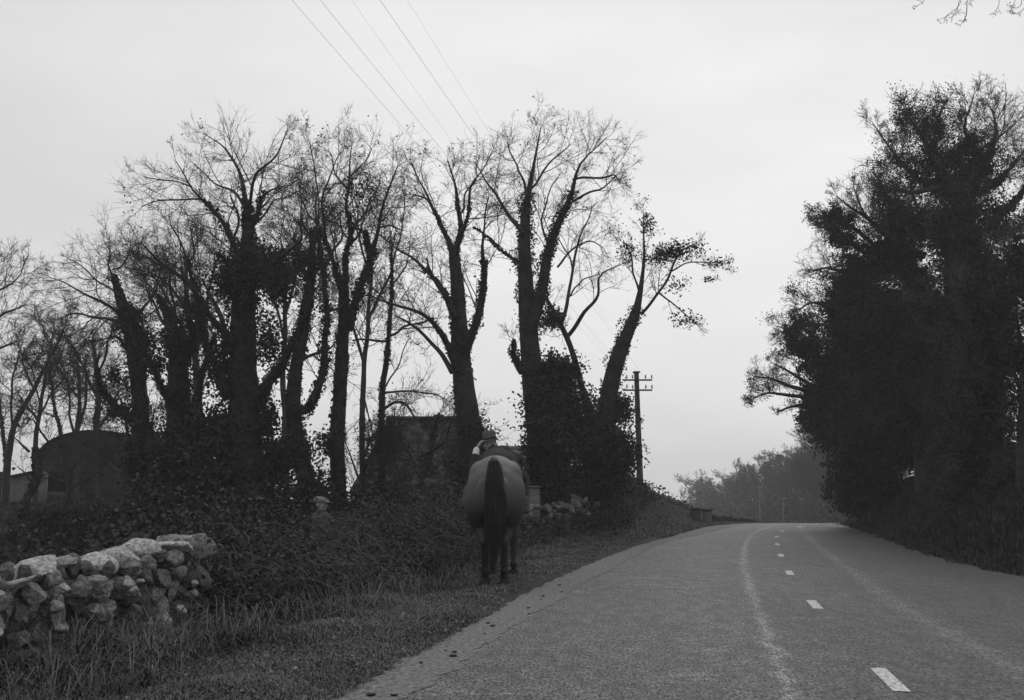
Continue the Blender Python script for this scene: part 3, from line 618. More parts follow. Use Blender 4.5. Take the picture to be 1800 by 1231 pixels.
tree('bare_tree', 'straight slender tree rising just right of the pollarded stump by the shed', 'tree', 36,
     S([(62, 900, 11), (63, 787, 10), (67, 734, 9), (76, 700, 8), (82, 661, 6), (88, 620, 4), (100, 575, 2)], dy=.6),
     [S([(66, 740, 6), (50, 715, 5), (30, 690, 3)], dy=1), S([(68, 730, 5), (92, 700, 4), (110, 660, 3)], dy=-1), S([(84, 655, 4), (100, 640, 3), (120, 600, 2)], dy=1), S([(72, 712, 4), (60, 680, 3), (52, 640, 2)], dy=-1)],
     g, dens=1.6, size=1.15, rmin=.008, dry=.05)
tree('bare_tree', 'bare tree mostly outside the left edge of the picture, twigs reaching in', 'tree', 33,
     S([(-60, 900, 26), (-62, 760, 24), (-60, 640, 18), (-50, 560, 12), (-40, 500, 7)]),
     [S([(-55, 600, 10), (-20, 570, 7), (20, 545, 5), (45, 535, 2)], dy=1), S([(-50, 560, 8), (-15, 520, 6), (15, 500, 4), (35, 480, 2)], dy=-1), S([(-58, 660, 9), (-20, 620, 7), (25, 600, 4)], dy=-1), S([(-42, 510, 6), (-20, 480, 4), (-5, 450, 3)])],
     g, dens=1.4, size=1.1, rmin=.007)
tree('pollarded_stump', 'leaning pollarded tree stump with a knobbly ivied head in front of the pale shed', 'tree stump', 22,
     S([(40, 940, 17), (48, 880, 17), (54, 850, 17), (60, 830, 18), (62, 805, 22), (62, 786, 15)], ivy=.08),
     [S([(52, 795, 6), (44, 780, 4), (30, 770, 2)]), S([(66, 815, 7), (74, 800, 6), (78, 790, 3)]), S([(56, 850, 4), (40, 835, 3), (25, 820, 2)])], g, dens=1.2, size=.5, levels=2)
tree('bare_tree', 'bare tree with fine dense twigs filling the gap behind the great ivy tree', 'tree', 36,
     S([(350, 900, 20), (352, 760, 18), (345, 640, 14), (330, 540, 10), (322, 470, 6)], ivy=.08),
     [S([(348, 640, 9), (310, 560, 7), (280, 500, 5), (240, 450, 3)], dy=1), S([(345, 620, 8), (365, 540, 6), (380, 470, 4), (392, 420, 2)], dy=-1), S([(335, 560, 7), (300, 500, 5), (260, 480, 3), (220, 470, 2)], dy=2), S([(326, 500, 5), (340, 440, 4), (335, 400, 2)], dy=1)],
     g, dens=1.7, size=1.4, rmin=.008, dry=.08)
tree('bare_tree', 'bare tree with fine upright twigs standing behind the three-forked tree', 'tree', 34,
     S([(640, 900, 14), (636, 760, 13), (640, 640, 11), (650, 540, 8), (655, 460, 5)]),
     [S([(640, 640, 7), (615, 560, 6), (600, 480, 4), (580, 400, 3)], dy=1), S([(648, 560, 7), (690, 480, 5), (705, 400, 3), (710, 330, 2)], dy=-1), S([(652, 500, 5), (630, 420, 4), (625, 350, 2)], dy=1), S([(640, 700, 5), (655, 760, 2)], dy=1)],
     g, dens=1.3, size=1.3, rmin=.007, dry=.12)
tree('bare_tree', 'bare tree with upright twigs behind the dark twisted tree', 'tree', 33,
     S([(505, 900, 16), (500, 760, 14), (498, 640, 12), (500, 540, 9), (510, 460, 6)]),
     [S([(500, 560, 7), (520, 480, 6), (530, 400, 4), (528, 320, 2)], dy=1), S([(500, 600, 6), (480, 520, 5), (475, 440, 3)], dy=-1), S([(506, 490, 5), (490, 420, 3), (500, 360, 2)], dy=1), S([(520, 480, 5), (555, 420, 4), (560, 340, 2)], dy=-1)],
     g, dens=1.4, size=1.2, rmin=.007, dry=.12)

tree('hedgerow_tree', 'bare scrubby tree with crossing branches in front of the cottage roof', 'tree', 23,
     S([(745, 905, 12), (742, 840, 11), (750, 790, 9), (765, 745, 7), (772, 727, 5)], ivy=.05),
     [S([(744, 850, 7), (720, 800, 5), (700, 760, 4), (690, 720, 2)], dy=1), S([(748, 800, 6), (780, 770, 4), (800, 730, 3)], dy=-1), S([(742, 870, 6), (700, 840, 5), (665, 800, 3), (650, 770, 2)], dy=.5), S([(745, 860, 6), (790, 840, 4), (820, 800, 2)], dy=1)],
     g, dens=2.0, size=.8, dry=.35, rmin=.005)
tree('twiggy_bush', 'low twiggy elder bush at the left foot of the cottage roof', 'bush', 24,
     S([(640, 910, 10), (636, 850, 9), (640, 800, 7), (645, 765, 4)]),
     [S([(637, 850, 6), (615, 810, 4), (605, 780, 2)], dy=1), S([(638, 830, 6), (665, 800, 4), (680, 780, 2)], dy=-1), S([(638, 870, 6), (670, 850, 4), (700, 845, 2)], dy=-1), S([(637, 880, 5), (610, 860, 4), (590, 850, 2)])],
     g, dens=2.0, size=.6, dry=.4, rmin=.005, blobs=[(640, 880, 50, 24, 500, .1)])

tree('young_tree', 'spindly dark tree crossing in front of the round-roofed barn', 'tree', 31,
     S([(118, 915, 12), (122, 840, 11), (112, 780, 9), (98, 730, 7), (95, 690, 5), (88, 640, 3)], ivy=.06),
     [S([(121, 830, 7), (150, 790, 6), (170, 740, 4), (185, 700, 2)], dy=1), S([(116, 800, 6), (80, 770, 5), (60, 740, 3)], dy=-1), S([(122, 860, 6), (160, 840, 5), (200, 800, 3), (220, 780, 2)], dy=-1), S([(120, 850, 5), (90, 835, 4), (75, 820, 2)])],
     g, dens=2.0, size=.9, dry=.25, rmin=.006)
tree('young_tree', 'tangled leafless tree between the barn roof and the thick ivied tree', 'tree', 29,
     S([(222, 915, 12), (220, 850, 11), (228, 800, 9), (222, 750, 7), (214, 700, 4)]),
     [S([(222, 840, 7), (190, 810, 5), (160, 800, 3)], dy=1), S([(226, 800, 6), (262, 760, 4), (275, 720, 2)], dy=-1), S([(221, 870, 6), (250, 850, 4), (280, 830, 2)])],
     g, dens=1.8, size=.8, dry=.25, rmin=.006)
# ------------------------------------------------------------------ right-hand trees
g = np.random.default_rng(33)
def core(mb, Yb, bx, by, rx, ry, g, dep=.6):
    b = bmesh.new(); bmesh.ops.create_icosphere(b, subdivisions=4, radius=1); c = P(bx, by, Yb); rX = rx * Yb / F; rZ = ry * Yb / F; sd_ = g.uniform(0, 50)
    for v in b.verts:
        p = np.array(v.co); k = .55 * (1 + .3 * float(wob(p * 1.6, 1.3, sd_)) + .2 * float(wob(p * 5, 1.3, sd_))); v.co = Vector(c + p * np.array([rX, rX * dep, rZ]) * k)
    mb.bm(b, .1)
def mass(name, label, Yb, trunk, blobs, limbs, leaf=.14, dens=1.0, tw=1.0, cat='tree', lmat=None):
    tp = np.array([P(a, b_, Yb) for a, b_, w in trunk]); tr = np.array([w * .5 * Yb / F for a, b_, w in trunk]); gz = H(tp[0][0], tp[0][1])
    tp = np.vstack([[tp[0][0], tp[0][1], gz - .3], tp]); tr = np.r_[tr[0], tr]; loc = np.array([tp[0][0], tp[0][1], gz])
    root = thing(name, label, cat, loc); mt = MB(); ml = MB(); mc = MB()
    p, r = resample(tp, tr, 20); mt.tubes(p[None], r[None], 10, cap=True); L = []
    for l in limbs:
        lp = np.array([P(a, b_ + .2 * max(0, 330 - b_), Yb + l.get('y0', 0) + l.get('dy', 0) * i / (len(l['p']) - 1)) for i, (a, b_, w) in enumerate(l['p'])]); lr = np.array([w * .5 * Yb / F for a, b_, w in l['p']])
        p, r = resample(lp, lr, 16); mt.tubes(p[None], r[None], 7); L.append((lp, lr))
        if l.get('ivy'): ivy_on(ml, lp, lr * .8, g, 150, l['ivy'], .11, g.uniform(0, 40), 0, l.get('t1', 1))
    mt.build('trunk', BARK, root, smooth=True, origin=loc)
    if L:
        ends = []
        for a, b_, lv in twiggery(L, g, dens, tw, .2, .05, .007): mc.tubes(a, b_, 3); ends.append(a[:, -1])
        e = ends[-1]; e = e[wob(e, .9, 8) > .15]; e = np.repeat(e, 2, 0); ml.leaves(e + g.normal(size=e.shape) * .08, .06, g.beta(1.5, 3, len(e)), g)
        mc.build('crown', TWIG, root, origin=loc)
    auto = []
    for (bx, by, rx, ry, n, dy) in blobs:
        n = int(n * 1.1)
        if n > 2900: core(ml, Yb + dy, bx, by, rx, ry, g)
        Y_ = Yb + dy; blob(ml, P(bx, by, Y_), (rx * Y_ / F * .8, rx * Y_ / F * .6, ry * Y_ / F * .8), n, leaf, g, g.uniform(0, 60), shell=.62, amp=.34)
        for q_ in range(int(9 + rx * ry / 330)):
            a_ = g.uniform(0, 2 * math.pi); Yq = Yb + dy; c0 = P(bx, by, Yq); rX = rx * Yq / F; rZ = ry * Yq / F; e_ = np.array([math.cos(a_) * rX, g.uniform(-.5, .5) * rX, math.sin(a_) * rZ]) * g.uniform(.7, 1.02); auto.append((np.array([c0 + e_ * .25, c0 + e_ * .6 + [0, 0, .1], c0 + e_ + [0, 0, .25]]), np.array([.05, .03, .012])))
    ma = MB()
    for a, b_, lv in twiggery(auto, g, 1.0, .62, .25, .03, .006): ma.tubes(a, b_, 3); e = a[:, -1]
    e = e[wob(e, 1.3, 2) > -.25]; ml.leaves(np.repeat(e, 2, 0) + g.normal(size=(2 * len(e), 3)) * .07, leaf * .8, g.beta(1.2, 2.6, 2 * len(e)), g)
    ma.build('branches', TWIGP, root, origin=loc)
    ml.build('foliage', lmat or EVERG, root, origin=loc)
    return root
mass('tall_ivy_tree', 'tallest tree on the right bank, ivy-choked stems breaking into twigs against the sky', 29,
     [(1690, 860, 60), (1690, 700, 56), (1685, 560, 50), (1682, 460, 44), (1685, 380, 34), (1690, 330, 24)],
     [(1640, 395, 58, 50, 2600, 0), (1745, 380, 56, 60, 2600, 1), (1600, 330, 44, 40, 700, 0), (1620, 250, 46, 36, 200, 0), (1750, 285, 50, 40, 260, 0), (1690, 265, 56, 36, 150, 0), (1590, 395, 40, 30, 1500, 0), (1685, 420, 60, 82, 13000, 0), (1690, 560, 95, 90, 14000, 0), (1735, 480, 52, 60, 5000, 1), (1700, 320, 30, 34, 2200, 0), (1655, 330, 26, 32, 1300, .5), (1690, 740, 70, 80, 8000, 0)],
     [S([(1690, 360, 24), (1712, 290, 18), (1718, 245, 10), (1697, 215, 6), (1693, 190, 4), (1705, 156, 3), (1712, 125, 2)], ivy=.14, t1=.5, dy=-1),
      S([(1700, 340, 20), (1730, 280, 16), (1745, 245, 10), (1752, 200, 5), (1745, 160, 3), (1735, 145, 2)], ivy=.14, t1=.55, dy=1),
      S([(1680, 350, 22), (1650, 290, 14), (1625, 225, 8), (1606, 190, 4), (1590, 160, 2)], ivy=.13, t1=.6, dy=-1), S([(1670, 340, 20), (1640, 320, 14), (1612, 316, 9), (1590, 280, 6), (1565, 245, 4), (1535, 190, 2)], ivy=.12, t1=.6, dy=1),
      S([(1646, 290, 9), (1640, 240, 6), (1645, 190, 4), (1655, 160, 2)], ivy=.1, t1=.5), S([(1720, 340, 18), (1756, 316, 12), (1777, 285, 7), (1800, 250, 4)], ivy=.1, t1=.5, dy=1.5), S([(1730, 400, 20), (1780, 360, 12), (1810, 320, 6)], ivy=.1, dy=-1),
      S([(1650, 330, 12), (1600, 340, 8), (1565, 330, 5), (1545, 335, 3)], dy=-1.5), S([(1620, 300, 7), (1590, 285, 4), (1570, 275, 3)], dy=1), S([(1718, 250, 6), (1760, 215, 4), (1785, 190, 2)], dy=1)], dens=1.6, tw=.95, leaf=.08)
mass('bushy_tree', 'bushy tree whose feathered boughs spread left beneath the tallest ivy tree', 31,
     [(1632, 860, 44), (1625, 740, 40), (1612, 620, 34), (1605, 500, 28), (1600, 440, 18)],
     [(1568, 450, 50, 46, 6500, 0), (1508, 492, 36, 58, 5500, 0), (1560, 570, 96, 86, 15000, 0), (1486, 562, 42, 56, 6000, .5), (1470, 415, 16, 20, 500, .3), (1600, 700, 70, 90, 11000, 0)],
     [S([(1621, 450, 18), (1600, 440, 14), (1570, 425, 9), (1528, 385, 6), (1498, 367, 4), (1470, 345, 2)], dy=-1), S([(1600, 460, 16), (1575, 400, 10), (1560, 350, 6), (1545, 310, 3)], dy=1), S([(1560, 470, 12), (1500, 430, 8), (1460, 405, 5), (1432, 395, 2)], dy=-1),
      S([(1560, 520, 12), (1490, 480, 8), (1450, 470, 4), (1428, 478, 2)], dy=1), S([(1540, 560, 12), (1460, 540, 8), (1425, 530, 4), (1405, 545, 2)], dy=-1), S([(1600, 440, 10), (1615, 380, 6), (1600, 320, 3)], dy=-1), S([(1540, 600, 10), (1450, 570, 6), (1395, 575, 4), (1372, 585, 2)], dy=1),
      S([(1590, 430, 10), (1540, 400, 8), (1515, 370, 4), (1500, 330, 2)], dy=1), S([(1560, 450, 10), (1500, 400, 7), (1470, 385, 4), (1445, 375, 2)])], dens=1.7, tw=.85, leaf=.10)
mass('spreading_tree', 'low-spreading dark tree overhanging the road edge with bare boughs poking into the sky', 36,
     [(1545, 880, 38), (1540, 800, 34), (1525, 720, 28), (1515, 660, 18)],
     [(1498, 640, 82, 66, 13000, 0), (1490, 740, 74, 62, 12000, 0), (1530, 830, 66, 66, 9000, 0), (1418, 612, 30, 26, 1600, 0), (1446, 700, 42, 56, 5000, 0), (1500, 858, 34, 50, 4500, 2)],
     [S([(1430, 690, 9), (1390, 680, 7), (1355, 665, 4), (1325, 662, 2)], dy=-1), S([(1430, 700, 8), (1385, 695, 6), (1350, 690, 4), (1325, 700, 2)], dy=1), S([(1425, 710, 8), (1390, 715, 5), (1365, 725, 2)]), S([(1430, 680, 8), (1390, 655, 5), (1362, 640, 3)], dy=1),
      S([(1440, 610, 8), (1405, 600, 5), (1378, 585, 2)], dy=.5), S([(1440, 600, 8), (1410, 575, 5), (1395, 560, 2)], dy=-1), S([(1440, 640, 7), (1410, 630, 4), (1392, 622, 2)])], dens=1.6, tw=.7, leaf=.12)
mass('dense_tree', 'densest dark tree filling the middle of the right bank behind the grassy hump', 33,
     [(1660, 850, 46), (1660, 740, 42), (1655, 650, 30)],
     [(1600, 690, 115, 86, 15000, 0), (1600, 770, 120, 66, 14000, .5), (1700, 660, 76, 80, 9000, 0), (1700, 790, 60, 50, 5000, 1)], [], leaf=.12)
mass('roadside_tree', 'dark tree at the right edge of the picture with sky showing between its stems', 22,
     [(1757, 900, 22), (1757, 780, 22), (1752, 680, 22), (1748, 560, 20), (1742, 480, 12)],
     [(1745, 600, 50, 80, 7500, 0), (1800, 470, 40, 56, 2800, .5), (1732, 710, 34, 60, 4500, 0), (1718, 810, 30, 56, 4000, 1), (1745, 880, 36, 40, 3000, 1)],
     [S([(1750, 600, 14), (1775, 540, 10), (1798, 480, 6), (1815, 440, 3)], dy=1), S([(1750, 540, 12), (1770, 470, 8), (1790, 420, 4)], dy=-1), S([(1755, 680, 9), (1720, 660, 5), (1680, 665, 3)], dy=-2.5), S([(1760, 720, 8), (1800, 690, 6), (1840, 680, 3)], dy=-1)], dens=1.2, tw=.7, leaf=.085)
mass('roadside_tree', 'trunk rising just at the right border with ivy in its lower half', 20,
     [(1800, 950, 24), (1798, 840, 24), (1800, 740, 22), (1806, 640, 18), (1815, 540, 12)],
     [(1830, 640, 46, 80, 4500, 0), (1803, 910, 44, 44, 3500, .8), (1850, 500, 60, 70, 3500, 0), (1815, 780, 20, 60, 1200, 0)],
     [S([(1800, 700, 10), (1780, 650, 7), (1765, 600, 4)], dy=1), S([(1803, 640, 10), (1790, 580, 6), (1785, 530, 3)], dy=-1), S([(1810, 560, 9), (1840, 480, 6), (1850, 420, 3)])], dens=1.2, tw=.6, leaf=.085)

# twigs hanging into the top right corner from a tree standing outside the frame
t = thing('overhanging_tree', 'tree standing outside the frame whose hanging twigs cross the top right corner', 'tree', (9.6, 9.5, H(9.6, 9.5)))
loc = np.array([9.6, 9.5, H(9.6, 9.5)]); tp = np.array([loc + [0, 0, -.2], loc + [.1, .2, 3], loc + [0, .5, 6], loc + [-.2, .6, 8.2], loc + [0, .8, 10.5]]); tr = np.array([.3, .24, .18, .12, .05])
mb = MB(); p, r = resample(tp, tr, 20); mb.tubes(p[None], r[None], 12, cap=True)
bl = [(np.array([tp[2], P(1790, -30, 10.5), P(1700, -28, 11), P(1640, -40, 11.5)]), np.array([.07, .035, .02, .01])), (np.array([tp[2] + [0, 0, .6], P(1850, -60, 10), P(1770, -60, 9.6)]), np.array([.06, .03, .012]))]
for a, b_ in bl: p, r = resample(a, b_, 16); mb.tubes(p[None], r[None], 6)
mb.build('trunk', BARK, t, smooth=True, origin=loc)
mb = MB()
tw = []
for pl in ([(1630, -30), (1626, 0), (1614, 10), (1604, 13)], [(1696, -32), (1690, 4), (1676, 22), (1660, 31), (1648, 36)], [(1700, -30), (1700, 5), (1699, 20), (1696, 37)], [(1690, -20), (1683, 18), (1672, 33), (1663, 30)], [(1700, -25), (1700, 25), (1692, 42), (1684, 44)], [(1755, -40), (1757, 9), (1748, 22), (1745, 25)], [(1800, -30), (1796, 10), (1785, 16), (1776, 10), (1770, 8)], [(1810, -20), (1800, 18), (1780, 27), (1772, 18)], [(1790, -40), (1785, 0), (1776, 22)]):
    a = np.array([P(x, y, 11 - .3 * i) for i, (x, y) in enumerate(pl)]); p, r = resample(a, np.linspace(.0045, .002, len(a)), 10); mb.tubes(p[None], r[None], 3); tw.append((p, r))
for a, b_, lv in twiggery(tw, g, 1.0, .07, .3, -.1, .0015, levels=2): mb.tubes(a, b_, 3)
ends = np.array([x[0][-1] for x in tw]); mb.leaves(np.repeat(ends, 1, 0) + g.normal(size=(len(ends), 3)) * .02, .025, .4, g)
for a, b_, lv in twiggery([(tp[1:], tr[1:])] + bl, g, .5, 1.1, .4, .05, .005): 
    if lv < 3: mb.tubes(a[a[:, :, 0].min(1) > 5.9 + .0 * a[:, 0, 0]] if False else a[(a[:, -1, 0] / a[:, -1, 1] > .62)], b_[(a[:, -1, 0] / a[:, -1, 1] > .62)], 3)
mb.build('crown', TWIG, t, origin=loc)

# ------------------------------------------------------------------ far wood
g = np.random.default_rng(5)
def far_proto(seed, hgt, ivyd):
    gg = np.random.default_rng(seed); root = thing('far_tree', 'x', 'tree')
    tp = np.array([[0, 0, -.5], [gg.uniform(-.1, .1), 0, hgt * .3], [gg.uniform(-.3, .3), .1, hgt * .6], [gg.uniform(-.4, .4), 0, hgt * .86]]); tr = np.array([.15, .12, .08, .03])
    mb = MB(); p, r = resample(tp, tr, 10); mb.tubes(p[None], r[None], 6); lim = [(tp[1:], tr[1:])]
    for i in range(6):
        z0 = hgt * gg.uniform(.12, .75); a = gg.uniform(0, 6.28); l = hgt * gg.uniform(.16, .26)
        lp = np.array([[0, 0, z0], [math.cos(a) * l * .5, math.sin(a) * l * .5, z0 + l * .6], [math.cos(a) * l, math.sin(a) * l, z0 + l * 1.2]]); lr = np.array([.07, .05, .02]); lim.append((lp, lr)); mb.tubes(lp[None], lr[None], 4)
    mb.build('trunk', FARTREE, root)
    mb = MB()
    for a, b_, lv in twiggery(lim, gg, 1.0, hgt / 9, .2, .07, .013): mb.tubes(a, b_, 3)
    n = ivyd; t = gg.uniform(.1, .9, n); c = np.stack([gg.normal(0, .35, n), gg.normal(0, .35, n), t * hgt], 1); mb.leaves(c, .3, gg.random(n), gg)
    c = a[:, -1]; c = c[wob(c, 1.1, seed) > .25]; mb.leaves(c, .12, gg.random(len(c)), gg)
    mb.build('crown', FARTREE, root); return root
protos = [far_proto(1, 9, 60), far_proto(2, 10, 260), far_proto(3, 8.5, 30), far_proto(4, 9.5, 120)]
used = [False] * 4
def copy_thing(o):
    c = o.copy(); COL.objects.link(c)
    for ch in list(o.children): d = ch.copy(); COL.objects.link(d); d.parent = c
    return c
def far_tree(px, Y_, hs, k, label, group='trees of the hazy far wood'):
    if used[k]: o = copy_thing(protos[k])
    else: o = protos[k]; used[k] = True
    x = (px - 900) / F * Y_ ; o.location = (x, Y_, H(x, Y_) - .1); hs *= float(g.uniform(.82, 1.04)); o.scale = (hs * float(g.uniform(.8, 1.25)), hs, hs); o.rotation_euler = (float(g.normal(0, .05)), float(g.normal(0, .05)), float(g.uniform(0, 6.28))); tag(o, label, 'tree', group)
    return o
GL = 'hazy bare tree standing in the wood beyond the crest of the road'
top = lambda px: np.interp(px, [1195, 1215, 1260, 1290, 1330, 1370, 1410, 1450, 1520, 1800], [832, 822, 838, 806, 792, 775, 756, 745, 735, 730])
i = 0
for row, (Ya, Yb) in enumerate([(200, 112), (180, 98), (160, 86)]):
    for px in np.cumsum(g.uniform(5, 23, 27)) + 1196 + row * 5:
        Y_ = float(np.interp(px, [1200, 1460], [Ya, Yb])) * g.uniform(.95, 1.05)
        x = (px - 900) / F * Y_; gz = H(x, Y_); zt = P(px, top(px) + 4 * row + g.uniform(-6, 12), Y_)[2]
        h0 = [9, 10, 8.5, 9.5][i % 4] * .98
        far_tree(float(px + g.uniform(-5, 5)), Y_, float(zt - gz) / h0, i % 4, GL); i += 1
far_tree(1172, 205, .78, 0, 'small pale tree standing alone left of the far wood', None).pop('group', None)
far_tree(1100, 120, .42, 2, 'small hazy tree glimpsed left of the telegraph pole', None).pop('group', None)
mb = MB()
for px, Y_ in [(a, b_) for a in range(1200, 1560, 9) for b_ in (95, 130)]:
    Y2 = Y_ * float(np.interp(px, [1200, 1500], [1.3, .85])); x = (px - 900) / F * Y2
    blob(mb, (x, Y2, H(x, Y2) + .5), (1.6, 1.2, g.uniform(1.2, 3.6)), 520, .24, g, g.uniform(0, 60))
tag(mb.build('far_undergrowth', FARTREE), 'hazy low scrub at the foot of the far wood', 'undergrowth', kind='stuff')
mb = MB()
for px in range(1090, 1222, 4):
    Y_ = 44 + (px - 1090) * .07; y_t = np.interp(px, [1090, 1120, 1160, 1200, 1222], [860, 868, 878, 888, 902]); c = P(px, y_t + 12, Y_); blob(mb, c, (.55, .8, .42 + .1 * g.random()), 420, .13, g, g.uniform(0, 60))
for px in range(1100, 1165, 5):
    Y_ = 38 + (px - 1100) * .06; x = Lx(Y_) - 2.4 - g.uniform(0, 1.5); blob(mb, (x, Y_, H(x, Y_) + .25), (.6, .6, .4), 260, .12, g, g.uniform(0, 60))
tag(mb.build('bank_scrub', BRAMBLE), 'dark scrub on the bank sloping down from the telegraph pole', 'scrub', kind='stuff')

# ------------------------------------------------------------------ undergrowth behind the wall, hedge on the bank
def scrub(name, label, spots, mt, leaf=.11, cat='undergrowth', stalks=0, kind='stuff'):
    mb = MB()
    for (x, y, rx, ry, rz, n) in spots: blob(mb, (x, y, H(x, y) + rz * .45), (rx, ry, rz), n, leaf, g, g.uniform(0, 60), shell=.35, amp=.35)
    if stalks:
        pts = []
        for k in range(stalks):
            x, y, rx, ry, rz, n = spots[g.integers(len(spots))]; a = g.uniform(0, 6.28); l = g.uniform(.5, 1.2); h = rz * g.uniform(.4, .9)
            b0 = np.array([x + g.uniform(-rx, rx) * .7, y - ry * g.uniform(.2, .9), H(x, y) + h]); d = np.array([math.cos(a), math.sin(a) * .5 - .4, 0]) * l; t_ = np.linspace(0, 1, 7)[:, None]
            pts.append(b0 + d * t_ + np.array([0, 0, 1]) * (np.sin(t_ * math.pi * .85) * l * g.uniform(.15, .45) - t_ * l * g.uniform(-.1, .4)))
        pts = np.array(pts); mb.tubes(pts, np.linspace(.0045, .002, 7)[None].repeat(len(pts), 0), 3, tint=g.uniform(.6, 1.7, len(pts)))
    return tag(mb.build(name, mt), label, cat, kind=kind)
sp = []
for y in np.arange(9.15, 19.5, .33):
    for s in (2.05, 2.5, 3.1, 3.7):
        x = float(Lx(y)) - s - g.uniform(-.15, .15); 
        if abs(x + 2.85) < .75 and abs(y - 15) < .75: continue
        top_ = np.interp(y, [9, 11, 12.2, 13, 13.6, 14.4, 16, 19], [.9, 1.02, .84, .70, .84, 1.06, 1.0, .95]); man = abs(x + .19 * y) < .62 and y > 10.8; top_ = min(top_, .72 if y > 12 else .74) if man else top_; sp.append((x, y, .42, .42, max(.3, (top_ - H(x, y)) / 1.35 * (.45 if s < 2.3 else .78 if s < 2.8 else 1) * g.uniform(.6, 1.28)), 1500))
scrub('bramble_hedge', 'tangled bramble hedge running from the end of the stone wall to the horse', sp, BRAMBLE, .05, 'hedge', stalks=900)
sp = []
for y in np.arange(19.5, 36, .55):
    for s in (2.5, 3.2):
        x = float(Lx(y)) - s - g.uniform(-.2, .2); sp.append((x, y, .5, .5, (.42 if s < 3 else .6) * g.uniform(.8, 1.25) * (.6 if 20.5 < y < 26 and s < 3 else 1), 1000))
scrub('bramble_hedge', 'low bramble growth over the stones at the foot of the ivied trees', sp, BRAMBLE, .08, 'hedge', stalks=160)
sp = []
for k in range(150):
    px = g.uniform(60, 880); y = g.uniform(15.5, 31); x = (px - 900) / F * y
    if Lx(y) - x < 4.2 or (abs(x + 2.85) < 1.6 and y < 17): continue
    topy = 1.0 if not (470 < px < 640) else .2
    if px < 260: topy = -.15
    sp.append((x, y, g.uniform(.7, 1.3), .8, max(.4, (topy - H(x, y)) * g.uniform(.5, .95)), 1300))
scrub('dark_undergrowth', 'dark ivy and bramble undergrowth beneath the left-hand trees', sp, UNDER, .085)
sp = []
for k in range(90):
    y = g.uniform(13, 42); x = float(Rx(y)) + g.uniform(3.4, 8); sp.append((x, y, g.uniform(.6, 1.1), .7, g.uniform(.3, .6), 900))
scrub('dark_undergrowth', 'dark undergrowth below the trees on the right bank', sp, EVERG, .12)
# ------------------------------------------------------------------ dry stone wall
g = np.random.default_rng(55)
def stone_mat(name, lo, hi):
    m = mat(name, lo, hi, scale=11, bump=.035, bscale=26, contrast=(.3, .7), detail=10, rough=.95, spec=.05); N = m.node_tree.nodes; L = m.node_tree.links; b = N['Principled BSDF']
    src = b.inputs['Base Color'].links[0].from_socket; tc = N.new('ShaderNodeTexCoord'); n = N.new('ShaderNodeTexNoise'); n.inputs['Scale'].default_value = 38; n.inputs['Detail'].default_value = 6; L.new(tc.outputs['Object'], n.inputs['Vector'])
    r = N.new('ShaderNodeMapRange'); r.inputs[1].default_value = .36; r.inputs[2].default_value = .62; r.inputs[3].default_value = .6; r.inputs[4].default_value = 1.3; L.new(n.outputs[0], r.inputs[0])
    v = N.new('ShaderNodeVectorMath'); v.operation = 'SCALE'; L.new(src, v.inputs[0]); L.new(r.outputs[0], v.inputs['Scale']); L.new(v.outputs[0], b.inputs['Base Color']); return m
STONE = stone_mat('lichened limestone', .04, .32); PALE = stone_mat('pale weathered limestone', .16, .62)
def stone(mb, c, r, g, tint, rot=None, facets=7):
    b = bmesh.new(); big = max(r) > .09 and c[1] < 12; bmesh.ops.create_icosphere(b, subdivisions=4 if big else 3, radius=1); facets = facets + 5; sd_ = g.uniform(0, 60)
    pl = [(Vector(g.normal(size=3)).normalized(), g.uniform(.45, .78)) for _ in range(facets)]
    M = Matrix.Rotation(g.uniform(-.5, .5) if rot is None else rot, 4, 'Y') @ Matrix.Rotation(g.uniform(-.25, .25), 4, 'X') @ Matrix.Rotation(g.uniform(0, .5), 4, 'Z')
    for v in b.verts:
        p = v.co.copy()
        for n_, d in pl:
            k = p.dot(n_)
            if k > d: p -= n_ * (k - d)
        q_ = np.array(p); w = 1.14 + .06 * float(wob(q_, 3, sd_)) + .04 * float(wob(q_, 7, sd_)) + .022 * float(wob(q_, 15, sd_)) + .012 * float(wob(q_, 31, sd_))
        v.co = Vector((p.x * r[0], p.y * r[1], p.z * r[2])) * w
    mb.bm(b, tint, Matrix.Translation(Vector(c)) @ M)
def wallline(y): return Lx(y) - 2.55
WT = lambda y: np.interp(y, [5, 6.4, 7.2, 8.2, 8.9, 9.3, 9.6], [.64, .70, .74, .72, .78, .82, .82])
w = thing('dry_stone_wall', 'tumbledown dry stone wall of pale rough boulders at the lower left', 'wall', (wallline(7.5), 7.5, 0)); loc = np.array(w.location)
mb = MB()
y = 3.4
rows = [(-.14, .15), (.04, .13), (.20, .115), (.34, .11), (.47, .10), (.60, .09)]
for ri, (z0, rr) in enumerate(rows):
    y = 3.3 + ri * .07
    while y < 9.05:
        r0 = rr * g.uniform(.5, 1.3); yy = y + r0
        zc = z0 + g.uniform(-.04, .04)
        if zc + rr * .7 < WT(yy) - H(wallline(yy), yy) * 0:
            for dx in (.14, -.2):
                stone(mb, (wallline(yy) + dx + g.uniform(-.06, .06), yy, zc + .05), (r0 * .9, r0 * 1.02, rr * g.uniform(.8, 1.15)), g, g.beta(1.1, 1.5) * 1.1)
        y += 2 * r0 * 1.03
for k in range(60):   # wedged small stones
    yy = g.uniform(3.5, 9.0); r0 = g.uniform(.03, .07); stone(mb, (wallline(yy) + .3 + g.uniform(-.08, .03), yy, g.uniform(0, .65)), (r0, r0 * 1.4, r0 * .8), g, g.uniform(.3, 1.1), facets=5)
for k, z in enumerate((.0, .22, .45, .66)):   # squared end of the wall
    stone(mb, (wallline(9.1) + .1, 9.12, z + .03), (.26, .15, .12), g, .35)
mb.build('wall_body', STONE, w, origin=loc)
